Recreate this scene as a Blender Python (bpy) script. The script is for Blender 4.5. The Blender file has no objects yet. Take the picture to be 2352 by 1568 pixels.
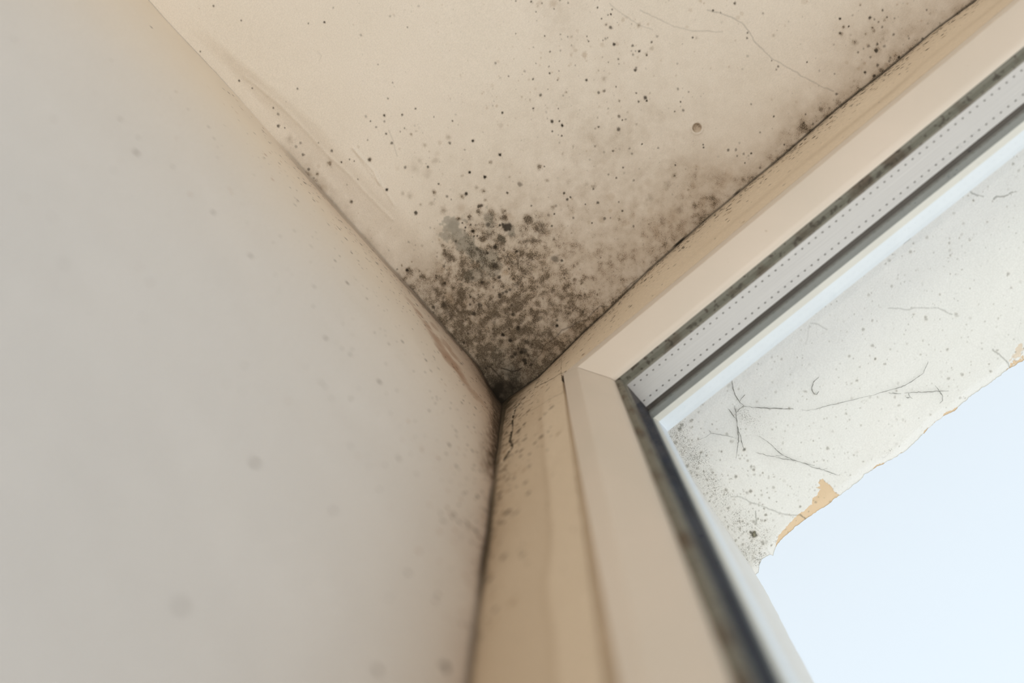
import bpy, bmesh, math
import numpy as np
from mathutils import Matrix, Vector

S = bpy.context.scene
COL = S.collection
CEIL = 2.5                                   # ceiling height above the floor, metres

# ------------------------------------------------------------------ camera
right = (0.75304244, 0.65748789, 0.02523412)
down = (-0.63939581, 0.74029249, -0.20770176)
fwd = (-0.15524202, 0.14027365, 0.97786667)
CAM = (0.10462, -0.09416, CEIL - 0.5)
cam_d = bpy.data.cameras.new('camera')
cam = bpy.data.objects.new('camera', cam_d)
COL.objects.link(cam)
cam.matrix_world = Matrix([[right[i], -down[i], -fwd[i], CAM[i]] for i in range(3)] + [[0, 0, 0, 1]])
cam_d.sensor_width = 36.0
cam_d.lens = 1851.0 / 2352 * 36
cam_d.clip_start = 0.02
cam_d.dof.use_dof = True
cam_d.dof.focus_distance = 0.485
cam_d.dof.aperture_fstop = 4.2
S.camera = cam

# ------------------------------------------------------------------ sky and exposure
S.view_settings.view_transform = 'Standard'
S.view_settings.look = 'None'
S.view_settings.gamma = 1.0
S.view_settings.use_curve_mapping = False
S.view_settings.exposure = 0.0
W = bpy.data.worlds.new('overcast_sky')
S.world = W
W.use_nodes = True
nt = W.node_tree
nt.nodes.clear()
tc = nt.nodes.new('ShaderNodeTexCoord')
sp = nt.nodes.new('ShaderNodeSeparateXYZ')
mr = nt.nodes.new('ShaderNodeMapRange')
mr.inputs['From Min'].default_value = -1
mr.inputs['From Max'].default_value = 1
cr = nt.nodes.new('ShaderNodeValToRGB')
el = cr.color_ramp.elements
SKY = [(0.0, (1.40, 1.40, 1.40)), (0.44, (1.42, 1.42, 1.42)), (0.52, (1.15, 1.27, 1.45)), (0.75, (0.95, 1.04, 1.16)), (0.93, (0.86, 0.925, 1.03)), (1.0, (0.86, 0.925, 1.03))]
el[0].position = SKY[0][0]; el[0].color = (*SKY[0][1], 1)
el[1].position = SKY[-1][0]; el[1].color = (*SKY[-1][1], 1)
for p, c in SKY[1:-1]:
    e = el.new(p); e.color = (*c, 1)
bg = nt.nodes.new('ShaderNodeBackground')
bg.inputs['Strength'].default_value = 1.0
ow = nt.nodes.new('ShaderNodeOutputWorld')
nt.links.new(tc.outputs['Generated'], sp.inputs[0])
nt.links.new(sp.outputs['Z'], mr.inputs['Value'])
nt.links.new(mr.outputs[0], cr.inputs[0])
nt.links.new(cr.outputs[0], bg.inputs[0])
nt.links.new(bg.outputs[0], ow.inputs[0])

# added soft fill light brightening the interior, unseen, not a lamp of the room
ld = bpy.data.lights.new('interior_fill_light', 'AREA')
ld.shape = 'DISK'; ld.size = 0.9; ld.energy = 15.0; ld.color = (1.0, 0.94, 0.85)
lo = bpy.data.objects.new('interior_fill_light', ld); COL.objects.link(lo)
lo.location = (0.45, -1.55, 0.95)
lo.rotation_euler = (Vector((0.1, -0.25, CEIL)) - Vector(lo.location)).to_track_quat('-Z', 'Y').to_euler()

# ------------------------------------------------------------------ measured marks (millimetres from the room corner)
# spots are (u, v, radius, strength, kind)  kind: 0 dot, 1 brown, 2 speckled patch, 3 grey film, 4 rust smear
CEILING_SPOTS = [(66.8,-183.0,0.44,0.6,0),(58.5,-177.4,0.67,0.9,0),(66.8,-170.4,0.5,0.8,0),(75.3,-167.7,0.44,0.8,0),(49.9,-180.3,0.28,0.8,0),(80.4,-156.9,0.28,0.8,0),(87.2,-147.8,0.39,0.8,0),(112.9,-131.6,0.55,0.8,0),(88.6,-131.0,0.73,1.0,0),(95.7,-114.1,0.78,1.0,0),(75.0,-118.5,0.73,1.0,0),(80.0,-110.3,0.9,1.0,0),(29.7,-144.2,0.62,1.0,0),(56.0,-125.8,0.45,0.9,0),(33.9,-164.3,0.9,0.8,0),(52.0,-168.7,0.5,0.8,0),(50.8,-162.5,0.67,0.7,0),(57.9,-137.6,0.73,0.8,0),(47.2,-146.6,0.62,0.5,0),(77.3,-139.2,0.73,0.7,0),(62.6,-163.7,0.39,0.6,0),(59.3,-164.0,0.34,0.5,0),(50.1,-175.6,0.45,0.6,0),(49.7,-184.2,0.67,0.35,0),(56.1,-174.7,0.45,0.5,0),(131.9,-108.3,0.83,0.9,0),(135.4,-105.4,0.39,0.9,0),(135.0,-102.4,0.72,1.0,0),(130.9,-98.0,0.39,0.9,0),(128.3,-103.8,0.39,0.8,0),(128.3,-121.2,0.39,0.7,0),(139.6,-111.4,0.28,0.7,0),(136.6,-124.2,0.72,0.6,0),(84.1,-94.1,0.62,0.9,0),(64.9,-110.3,1.02,0.95,0),(61.8,-110.9,1.13,0.7,2),(50.5,-123.8,1.36,0.55,2),(33.6,-122.2,1.03,0.9,0),(37.8,-132.3,1.59,0.3,2),(35.6,-136.0,1.13,0.35,2),(54.9,-116.8,0.68,0.6,0),(110.0,-71.3,0.62,0.9,0),(70.9,-100.0,0.91,0.6,2),(7.4,-153.7,0.8,0.7,0),(55.6,-113.8,0.34,0.7,0),(50.9,-101.9,1.25,0.7,2),(56.7,-97.4,1.37,0.75,2),(67.2,-98.8,0.91,0.8,0),(65.6,-99.7,0.74,0.8,0),(74.0,-104.5,1.24,0.35,2),(109.0,-93.1,1.35,0.4,2),(111.3,-91.3,0.25,0.8,0),(107.0,-83.9,0.79,0.45,2),(72.0,-108.9,1.13,0.4,2),(91.4,-100.4,0.68,0.4,2),(65.1,-148.5,0.95,0.3,2),(63.2,-158.4,0.78,0.4,2),(66.6,-158.0,0.56,0.4,2),(56.5,-143.6,1.57,0.25,2),(63.6,-137.1,1.8,0.25,2),(67.3,-139.6,1.4,0.2,1),(72.8,-143.2,1.12,0.35,1),(79.2,-142.3,1.23,0.3,2),(70.1,-120.0,0.9,0.3,2),(81.5,-130.4,0.5,0.4,0),(39.2,-123.9,0.74,0.35,2),(112.9,-136.7,0.66,0.3,1),(107.1,-126.4,1.39,0.15,2),(34.1,-174.2,0.79,0.3,1),(43.1,-149.1,1.13,0.15,1),(51.2,-142.1,2.82,0.15,2),(55.3,-134.8,2.82,0.15,2),(47.6,-112.0,2.28,0.3,2),(57.3,-105.8,2.27,0.3,1),(74.7,-88.4,1.36,0.5,2),(166.4,-101.3,0.77,0.5,2),(163.5,-102.6,0.66,0.7,0),(180.0,-87.7,0.38,0.9,0),(182.5,-82.1,0.99,0.85,0),(182.0,-80.3,0.55,1.0,0),(178.0,-83.1,0.5,0.7,0),(169.6,-90.8,0.44,0.4,0),(196.6,-66.5,0.25,1.0,0),(194.8,-61.7,0.61,0.6,0),(190.5,-64.5,0.33,0.8,0),(163.9,-84.0,0.77,0.6,0),(164.0,-81.2,0.28,0.9,0),(165.7,-80.2,0.44,0.5,0),(150.8,-87.5,0.5,0.8,0),(148.7,-88.1,0.44,0.4,0),(158.9,-78.5,0.94,0.75,0),(168.8,-73.9,0.72,0.5,2),(164.0,-62.7,0.33,0.9,0),(190.5,-36.9,0.33,0.9,0),(191.2,-38.4,0.28,0.8,0),(200.7,-26.1,0.61,0.7,0),(204.3,-23.4,0.5,0.5,0),(202.6,-19.8,0.39,0.6,0),(148.4,-71.0,0.45,0.8,0),(142.1,-80.2,0.5,0.5,0),(132.1,-88.8,0.67,0.4,2),(155.9,-62.3,0.56,0.5,0),(156.7,-65.6,0.45,0.5,0),(169.9,-54.5,0.45,0.5,0),(171.3,-39.9,0.39,0.9,0),(167.1,-35.3,0.28,1.0,0),(167.1,-35.3,1.46,0.3,2),(146.7,-59.5,0.39,0.8,0),(137.5,-62.1,0.45,0.5,0),(139.8,-57.4,0.45,0.8,0),(146.8,-49.3,0.62,0.5,0),(124.3,-89.7,0.73,0.35,2),(109.0,-92.9,1.23,0.4,2),(111.4,-91.2,0.25,0.9,0),(107.2,-83.7,0.84,0.4,2),(126.4,-62.2,1.24,0.5,2),(124.1,-66.1,1.69,0.25,2),(110.1,-71.3,0.62,0.9,0),(111.4,-66.9,0.45,0.9,0),(109.0,-67.1,0.73,0.8,0),(111.5,-65.3,0.56,0.6,1),(99.6,-69.0,1.25,0.65,2),(97.4,-65.6,0.45,0.9,0),(121.9,-53.3,0.79,0.8,0),(115.5,-57.6,0.34,0.8,0),(131.7,-45.4,0.45,0.6,0),(130.0,-39.8,0.4,0.95,0),(118.8,-43.3,0.79,0.7,0),(104.6,-56.2,0.57,0.6,0),(121.8,-41.3,0.34,0.6,0),(111.3,-46.3,0.45,0.9,0),(110.0,-47.6,1.14,0.3,1),(129.2,-28.1,0.51,0.7,0),(137.5,-22.7,0.68,0.4,2),(91.5,-61.1,0.51,0.7,0),(171.8,-23.7,1.57,0.35,1),(176.6,-27.9,1.57,0.25,2),(180.6,-31.2,0.78,0.3,1),(193.6,-16.3,2.23,0.35,1),(190.5,-13.2,3.08,0.4,1),(185.2,-12.0,2.52,0.4,1),(160.4,-33.6,2.25,0.3,2),(152.2,-43.0,2.25,0.2,1),(130.2,-51.1,2.14,0.3,1),(147.7,-34.8,2.14,0.4,2),(143.0,-28.9,1.7,0.3,1),(132.8,-33.4,1.7,0.35,1),(164.7,-13.0,2.26,0.5,2),(156.5,-17.1,2.82,0.45,2),(150.4,-16.6,3.96,0.4,1),(144.2,-19.7,1.98,0.4,2),(138.1,-17.6,2.84,0.4,1),(176.4,-11.6,2.25,0.3,2),(170.6,-12.3,2.25,0.35,1),(160.8,-5.3,3.4,0.35,2),(82.9,-73.5,2.56,0.7,2),(86.0,-65.8,3.99,0.6,2),(126.5,-32.9,1.99,0.3,1),(116.8,-44.3,1.7,0.35,1),(168.0,-23.4,0.67,0.4,2),(116.7,-74.7,1.13,0.2,2),(166.6,-167.3,0.47,0.8,0),(170.7,-162.5,0.35,0.7,0),(167.6,-162.9,0.52,0.4,1),(174.0,-155.5,0.35,0.7,0),(182.2,-152.6,0.43,0.5,0),(179.7,-156.8,0.43,0.5,0),(165.0,-161.2,0.26,0.7,0),(160.1,-173.5,0.25,0.8,0),(193.4,-139.4,0.39,0.9,0),(197.0,-131.4,0.43,1.0,0),(195.4,-132.3,0.39,0.6,0),(191.3,-133.2,0.3,0.8,0),(199.2,-133.0,0.35,0.6,0),(191.2,-128.9,0.35,0.7,0),(191.2,-128.9,1.04,0.35,1),(192.2,-126.0,0.87,0.75,0),(200.2,-124.4,1.04,0.4,1),(202.7,-123.9,0.69,0.3,1),(205.3,-115.9,1.04,0.35,2),(205.8,-120.0,0.39,0.5,1),(196.6,-124.0,0.35,0.6,1),(209.8,-112.8,0.69,0.3,1),(187.7,-117.4,0.78,0.9,0),(189.1,-116.5,1.04,0.4,1),(195.4,-109.7,0.61,0.7,0),(197.1,-108.5,0.43,0.4,1),(196.4,-104.8,0.61,0.85,0),(196.3,-104.8,0.25,1.0,0),(192.4,-105.8,0.52,0.5,0),(193.0,-107.9,0.35,0.4,0),(194.7,-106.3,0.35,0.4,0),(193.5,-102.7,0.61,0.4,1),(198.3,-100.2,0.39,1.0,0),(198.3,-101.1,0.87,0.3,2),(205.0,-103.8,0.52,0.7,0),(202.7,-101.4,0.96,0.3,2),(184.3,-109.4,0.44,0.6,0),(182.9,-107.1,0.31,0.6,0),(178.8,-112.0,0.25,0.7,0),(186.8,-111.7,0.26,0.6,1),(188.0,-98.1,0.74,0.85,0),(189.1,-98.7,0.52,0.6,0),(162.7,-112.7,0.62,0.9,0),(173.4,-98.3,0.4,0.7,0),(160.2,-147.8,0.3,1.0,0),(148.3,-160.0,0.25,0.7,0),(156.8,-139.1,0.44,0.7,0),(148.9,-148.5,0.31,0.6,1),(151.1,-147.4,0.35,0.4,0),(152.5,-142.4,0.61,0.3,1),(150.6,-140.1,0.52,0.5,1),(163.0,-138.0,0.57,0.3,1),(161.9,-135.5,0.39,0.4,0),(168.6,-129.8,1.13,0.4,1),(169.0,-132.1,0.87,0.25,1),(165.4,-130.1,0.87,0.25,1),(170.8,-124.4,1.57,0.55,1),(176.4,-137.4,0.96,0.3,1),(173.1,-133.5,0.52,0.3,1),(171.3,-137.2,0.65,0.4,1),(170.1,-138.5,0.35,0.5,0),(167.7,-142.5,0.35,0.5,0),(176.7,-125.5,0.52,0.35,1),(182.4,-122.1,1.09,0.35,1),(186.0,-123.2,0.61,0.4,0),(187.2,-122.8,0.26,0.6,0),(184.2,-123.4,0.25,0.7,0),(178.7,-131.3,0.25,0.8,0),(177.6,-129.5,0.26,0.4,0),(177.6,-128.5,0.25,0.8,0),(148.8,-130.1,0.4,1.0,0),(150.2,-129.6,0.53,0.4,1),(153.8,-127.4,0.26,0.7,0),(150.8,-124.3,0.62,0.5,1),(149.8,-124.1,0.26,0.7,0),(139.2,-134.1,0.48,0.75,0),(137.3,-135.4,0.7,0.3,1),(125.2,-148.7,0.35,0.7,1),(129.5,-144.8,0.26,0.7,0),(132.1,-139.0,0.35,0.6,1),(128.5,-155.5,0.57,0.5,0),(130.3,-155.1,0.88,0.25,1),(132.8,-150.8,0.26,0.6,1),(138.1,-150.1,0.35,0.5,1),(146.3,-139.7,0.25,0.6,0),(147.3,-137.3,0.61,0.25,1),(150.9,-133.3,0.35,0.5,0),(160.2,-125.8,0.61,0.4,1),(161.6,-125.8,0.61,0.25,1),(163.1,-123.5,0.31,0.5,0),(136.5,-124.2,0.66,0.75,0),(133.2,-129.5,0.31,0.7,1),(136.7,-128.9,0.71,0.3,1),(128.4,-128.3,0.35,0.4,1),(130.2,-126.3,0.62,0.35,2),(127.5,-130.9,0.71,0.25,2),(112.9,-136.8,0.75,0.4,1),(107.8,-139.7,0.67,0.3,1),(128.4,-121.3,0.35,0.9,0),(139.6,-111.4,0.27,0.8,0),(135.0,-115.9,0.53,0.3,2),(112.9,-131.5,0.49,0.9,0),(111.1,-147.8,0.49,0.5,1),(112.4,-147.8,0.31,0.6,1),(116.2,-140.6,0.35,0.5,1),(118.6,-147.2,0.97,0.2,1),(142.1,-123.8,0.26,0.6,0),(149.2,-115.3,0.66,0.4,2),(166.7,-101.1,0.62,0.6,0),(169.8,-90.9,0.53,0.5,2),(180.1,-87.6,0.35,0.9,0),(178.1,-83.0,0.49,0.8,0),(162.0,-91.8,0.49,0.4,0),(158.6,-96.2,0.8,0.3,1),(160.3,-90.0,0.8,0.25,1),(169.2,-82.5,0.57,0.35,2),(164.1,-84.3,0.71,0.5,2),(171.4,-112.3,0.53,0.3,2),(175.3,-106.7,0.7,0.25,1),(171.2,-106.6,1.32,0.2,2),(174.9,-158.1,1.73,0.25,1),(176.3,-158.4,1.73,0.2,1),(169.9,-163.5,1.3,0.25,1),(242.7,-93.9,0.45,0.9,0),(254.4,-88.8,0.58,0.8,0),(241.2,-100.4,0.51,0.7,1),(240.5,-102.8,0.77,0.5,1),(245.1,-90.1,0.32,0.6,0),(254.0,-81.8,1.03,0.3,1),(251.1,-81.2,1.16,0.25,1),(250.1,-71.1,0.39,0.7,0),(248.1,-69.0,0.45,0.7,0),(224.6,-90.1,0.39,0.9,0),(226.1,-88.5,0.78,0.25,2),(225.7,-96.9,0.91,0.3,1),(209.6,-113.1,0.78,0.3,1),(233.0,-102.8,0.97,0.3,1),(263.2,-73.8,0.52,0.4,0),(260.6,-60.0,0.84,0.35,2),(252.2,-44.4,0.46,0.7,0),(251.3,-49.6,0.33,0.7,0),(250.3,-43.8,0.46,0.5,0),(230.4,-63.3,0.52,0.5,1),(203.9,-80.0,0.52,0.5,1),(194.1,-88.4,0.52,0.4,1),(200.0,-73.3,0.53,0.5,0),(203.8,-67.8,0.39,0.5,0),(196.6,-66.4,0.25,1.0,0),(194.9,-61.7,0.53,0.6,0),(190.6,-64.5,0.33,0.8,0),(163.9,-62.7,0.33,0.9,0),(169.7,-54.6,0.33,0.6,0),(233.0,-23.7,0.4,0.9,0),(227.1,-38.0,0.4,0.6,0),(209.7,-15.6,0.47,0.95,0),(200.7,-26.0,0.6,0.7,0),(204.1,-23.0,0.53,0.5,0),(206.2,-18.2,0.6,0.5,0),(190.6,-36.8,0.33,0.9,0),(191.3,-38.3,0.33,0.8,0),(221.2,-21.8,0.4,0.6,0),(171.4,-40.0,0.4,0.9,0),(203.5,-13.5,0.33,0.9,0),(208.6,-5.3,0.6,0.6,0),(247.7,-12.3,0.4,0.7,0),(244.0,-9.2,0.53,0.7,0),(247.8,-5.0,0.53,0.6,0),(252.2,-1.7,0.66,0.7,0),(256.2,-8.5,1.32,0.45,2),(268.3,-9.5,0.52,0.7,0),(271.8,-1.4,0.59,0.9,0),(278.3,-0.5,0.46,0.8,0),(227.6,-6.6,0.4,0.9,0),(232.8,-1.5,0.6,0.8,0),(241.8,-7.2,2.65,0.3,2),(294.7,-42.1,0.53,1.0,0),(296.0,-35.4,0.34,0.95,0),(307.9,-31.3,0.77,0.85,0),(307.9,-40.6,0.86,0.45,1),(307.8,-40.4,0.29,0.6,0),(293.7,-37.1,0.72,0.5,2),(290.1,-35.8,0.58,0.85,0),(290.4,-35.2,1.07,0.4,2),(294.0,-30.8,0.77,0.4,2),(293.4,-25.9,1.55,0.4,2),(305.8,-25.6,0.72,0.5,2),(305.4,-23.7,0.73,0.4,2),(310.2,-22.4,0.48,0.6,0),(315.8,-29.7,0.48,0.7,0),(315.4,-25.0,0.39,0.7,0),(313.4,-24.7,0.87,0.3,2),(318.3,-21.7,0.39,0.5,0),(310.2,-26.1,0.39,0.6,0),(309.3,-28.8,0.39,0.5,0),(300.7,-25.6,0.58,0.4,2),(312.7,-14.7,0.63,0.6,0),(318.2,-7.1,0.48,0.5,0),(321.1,-8.5,0.68,0.2,1),(302.6,-16.5,0.68,0.8,0),(299.9,-14.1,0.97,0.9,0),(300.3,-14.3,1.65,0.5,2),(298.2,-19.0,0.78,0.55,0),(305.0,-13.0,0.68,0.5,0),(306.7,-17.0,0.97,0.3,2),(291.6,-20.2,0.49,0.6,0),(295.1,-19.8,0.39,0.5,0),(295.2,-13.4,0.58,0.5,0),(307.7,-2.4,0.68,0.95,0),(306.9,-5.1,1.21,0.3,1),(303.8,-5.6,0.58,0.5,0),(303.9,-1.6,0.49,0.7,0),(299.5,-3.3,1.46,0.4,1),(295.7,-7.1,0.73,0.7,0),(290.8,-12.8,0.88,0.5,1),(283.3,-19.8,0.97,0.4,1),(286.3,-12.7,0.88,0.4,1),(287.9,-8.6,0.68,0.9,0),(290.7,-3.4,0.73,0.9,0),(292.3,-0.6,0.49,0.7,0),(295.9,-2.8,1.46,0.5,2),(280.4,-8.9,0.69,0.5,2),(271.7,-1.5,0.64,0.9,0),(268.2,-9.7,0.59,0.7,0),(274.2,-19.5,0.39,0.5,0),(266.1,-35.3,0.29,1.0,0),(329.1,-10.4,0.67,0.6,1),(334.8,-13.2,0.43,0.6,0),(335.0,-10.2,0.58,0.4,2),(323.8,-26.7,0.58,0.5,1),(328.5,-23.2,0.58,0.5,1),(284.9,-63.4,1.68,0.25,1),(286.3,-62.1,0.48,0.5,1),(340.6,0.8,0.87,0.6,2),(346.7,1.0,0.86,0.6,2),(324.0,-1.5,0.87,0.8,0),(356.9,0.4,1.44,0.4,2),(315.4,1.2,1.21,0.7,2),(278.4,-0.5,0.44,0.9,0),(252.4,-2.1,0.5,0.9,0),(247.5,-4.9,0.4,0.7,0),(244.2,-9.1,0.45,0.7,0),(247.7,-12.4,0.3,0.8,0),(256.0,-8.9,1.09,0.5,2),(260.1,-5.9,0.69,0.5,2),(247.8,-21.5,0.89,0.3,1),(262.4,-3.2,0.25,0.9,0),(267.1,-1.1,0.39,0.6,0),(266.0,-4.9,1.48,0.4,2),(259.0,-0.6,1.48,0.6,2),(255.3,-3.9,1.48,0.5,2),(52.7,-90.6,1.02,1.0,0),(50.8,-95.4,0.51,0.95,0),(51.2,-98.7,0.33,1.0,0),(54.3,-94.5,0.44,0.85,0),(56.6,-92.3,0.37,0.7,0),(51.2,-101.8,1.02,0.75,2),(56.9,-97.3,1.39,0.7,2),(51.1,-87.9,0.37,0.9,0),(52.8,-86.7,0.44,0.9,0),(49.1,-94.3,0.51,0.6,0),(56.8,-74.3,1.32,0.9,0),(56.8,-74.3,2.2,0.6,2),(50.5,-74.6,0.66,0.95,0),(47.9,-77.5,0.26,1.0,0),(44.7,-79.7,0.29,0.9,0),(41.8,-79.6,0.33,0.8,0),(50.6,-68.7,0.33,0.9,0),(49.6,-69.1,0.29,0.9,0),(59.6,-69.1,0.29,0.9,0),(91.5,-61.1,0.33,0.9,0),(97.5,-65.6,0.33,0.9,0),(54.2,-58.5,0.52,0.8,0),(40.7,-92.9,0.33,0.9,0),(71.4,-55.5,0.25,0.8,0),(15.7,-84.3,0.44,0.9,0),(17.4,-77.9,1.04,0.85,0),(17.4,-77.9,2.04,0.5,1),(20.8,-78.9,1.67,0.8,2),(23.5,-81.0,1.04,0.85,2),(25.6,-82.1,0.74,0.7,2),(35.9,-63.1,1.11,0.8,0),(35.9,-63.1,2.22,0.6,2),(46.1,-58.4,1.04,0.9,0),(43.0,-59.7,1.04,0.7,2),(52.3,-51.8,0.67,0.7,0),(52.3,-51.8,2.03,0.5,1),(61.7,-50.8,1.47,0.9,2),(61.7,-50.8,2.95,0.7,2),(60.8,-44.7,1.55,0.5,1),(26.9,-66.2,1.11,0.7,2),(38.9,-74.0,0.89,0.7,2),(40.7,-72.4,0.74,0.5,1),(74.6,-87.6,1.27,0.5,2),(66.1,-99.1,1.09,0.6,2),(67.3,-98.8,0.44,0.8,0),(65.0,-99.5,0.44,0.8,0),(63.1,-97.4,1.64,0.45,2),(83.6,-72.4,2.18,0.7,2),(84.5,-64.9,4.01,0.5,2),(74.9,-69.4,3.11,0.45,2),(69.5,-73.7,2.56,0.5,2),(63.0,-75.4,2.2,0.6,2),(58.0,-81.7,2.56,0.7,2),(54.6,-82.3,2.01,0.6,2),(54.6,-82.3,1.47,0.4,1),(60.1,-80.8,1.83,0.5,2),(77.0,-62.3,1.65,0.7,2),(66.6,-63.1,2.75,0.5,2),(64.5,-60.1,1.65,0.7,2),(58.2,-59.7,2.21,0.6,2),(30.6,-91.9,1.66,0.8,2),(30.4,-87.8,2.58,0.6,2),(21.5,-85.7,2.22,0.3,1),(31.1,-76.4,2.96,0.4,2),(66.7,-91.0,3.28,0.4,2),(75.2,-83.0,2.55,0.35,1),(45.5,-101.2,4.02,0.5,3),(38.3,-99.3,2.2,0.45,3),(44.0,-96.3,3.29,0.5,3),(43.4,-89.1,4.4,0.5,3),(44.6,-83.2,4.41,0.5,3),(46.1,-76.6,4.41,0.45,3),(45.7,-70.6,4.42,0.45,3),(65.4,-90.1,2.55,0.35,3),(63.3,-87.2,2.19,0.35,3),(69.9,-74.2,2.19,0.4,3),(63.0,-75.4,1.83,0.4,3),(47.7,-64.4,4.06,0.4,3),(35.7,-70.4,4.44,0.35,3),(45.9,-90.8,2.93,0.4,3),(4.5,-99.6,0.89,0.95,0),(6.1,-97.9,0.93,0.8,2),(5.3,-98.6,2.04,0.7,2),(9.4,-90.2,1.04,0.8,2),(10.2,-94.1,0.37,0.7,0),(15.6,-84.3,0.37,0.9,0),(39.1,-50.1,0.97,0.85,0),(38.2,-48.8,0.89,0.8,0),(43.6,-48.7,1.04,0.8,0),(20.8,-57.5,0.82,0.8,0),(18.7,-65.2,3.35,0.7,2),(15.8,-63.7,1.12,0.8,2),(24.9,-59.4,1.67,0.8,2),(48.1,-40.0,2.04,0.8,2),(41.8,-36.8,2.98,0.7,2),(37.9,-39.7,0.6,0.7,0),(34.0,-26.7,0.9,0.95,0),(23.6,-29.6,1.28,1.0,0),(24.8,-23.6,1.43,0.95,0),(24.8,-23.6,2.44,0.6,2),(31.9,-17.1,0.45,0.9,0),(36.0,-23.2,3.0,0.8,2),(38.8,-28.8,2.62,0.8,2),(7.1,-44.4,0.53,0.8,0),(17.9,-32.8,2.25,0.6,2),(20.8,-44.0,2.62,0.6,2),(7.0,-67.4,1.87,0.7,2),(1.4,-71.2,0.9,0.8,0),(1.1,-68.0,2.24,0.7,2),(1.1,-41.7,0.68,0.9,0),(0.6,-51.3,1.88,0.7,2),(1.5,-65.1,1.5,0.8,2),(6.7,-59.7,3.37,0.5,2),(6.7,-48.5,4.13,0.4,2),(34.6,-22.8,2.81,0.7,2),(39.1,-28.4,2.8,0.6,2),(53.6,-11.6,0.98,1.0,0),(34.2,-27.0,0.77,0.95,0),(31.9,-17.1,0.56,0.9,0),(33.8,-12.5,0.53,0.9,0),(25.2,-16.4,0.64,0.9,0),(25.3,-13.2,1.48,1.0,0),(21.4,-15.2,1.77,0.85,0),(18.8,-15.0,1.41,0.8,0),(23.1,-8.0,1.42,0.9,0),(22.5,-6.3,1.06,0.9,0),(24.5,-3.1,0.92,0.85,0),(27.3,-9.1,0.88,0.7,0),(19.9,-4.9,1.95,0.7,2),(16.9,-12.8,1.24,0.7,2),(45.4,-10.2,2.81,0.6,2),(63.8,-12.9,0.56,0.8,0),(46.8,-25.2,0.49,0.8,0),(34.1,-38.8,0.42,0.8,0),(1.0,-20.2,0.64,0.9,0),(4.5,-24.7,0.71,0.8,0),(5.8,-19.5,0.71,0.8,0),(7.1,-44.4,0.63,0.85,0),(1.0,-41.6,0.64,0.85,0),(20.7,-44.3,1.75,0.7,2),(14.6,-43.9,1.41,0.6,2),(5.7,-34.9,1.06,0.7,2),(16.0,-3.0,1.78,0.7,2),(11.4,-6.0,4.26,0.5,3),(11.8,-22.5,4.25,0.35,3),(12.4,-12.4,4.26,0.3,3),(22.5,-13.3,4.95,0.5,1),(22.9,-5.7,4.25,0.5,1),(24.9,-289.3,0.53,0.7,0),(31.5,-272.7,0.38,0.7,0),(60.3,-245.1,0.31,0.8,0),(68.0,-239.2,0.53,0.9,0),(79.2,-219.8,0.54,0.4,0),(5.7,-250.8,0.47,0.9,0),(8.6,-242.3,0.39,0.9,0),(29.7,-223.0,0.39,0.7,0),(0.5,-277.1,0.31,0.8,0),(10.2,-225.6,0.39,0.8,0),(9.9,-221.1,0.7,0.5,0),(4.9,-216.4,0.78,0.8,0),(7.1,-212.9,0.31,0.9,0),(4.3,-194.0,0.79,0.7,0),(8.1,-200.1,0.63,0.5,0),(13.5,-179.3,1.26,0.7,2),(20.1,-183.5,0.71,0.7,0),(19.8,-174.6,0.47,0.9,0),(24.8,-172.4,0.39,0.7,0),(26.2,-169.8,0.39,0.7,0),(3.0,-180.0,0.95,0.6,2),(0.9,-185.4,0.79,0.7,0),(-1.5,-183.4,1.59,0.4,2),(33.9,-164.1,0.95,0.7,2),(29.6,-144.1,0.71,0.9,0),(4.6,-206.2,1.97,0.35,2),(4.4,-200.3,0.79,0.4,0),(60.1,-232.3,0.69,0.05,1),(77.4,-241.6,0.38,0.4,0),(52.0,-156.9,0.71,0.3,1),(47.2,-146.5,0.71,0.6,0),(0.0,-171.2,2.78,0.3,1),(7.5,-153.6,0.96,0.7,2),(75.5,-201.1,0.25,0.7,0),(75.0,-187.8,0.31,0.5,0),(102.9,-204.8,0.25,0.6,0),(20.3,-160.7,0.32,0.7,0),(41.0,-173.4,0.39,0.5,0),(17.0,-192.3,0.31,0.6,0),(-0.3,-177.8,0.95,0.6,2),(-0.4,-179.4,0.64,0.5,0),(6.8,-182.9,1.11,0.3,1)]
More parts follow.
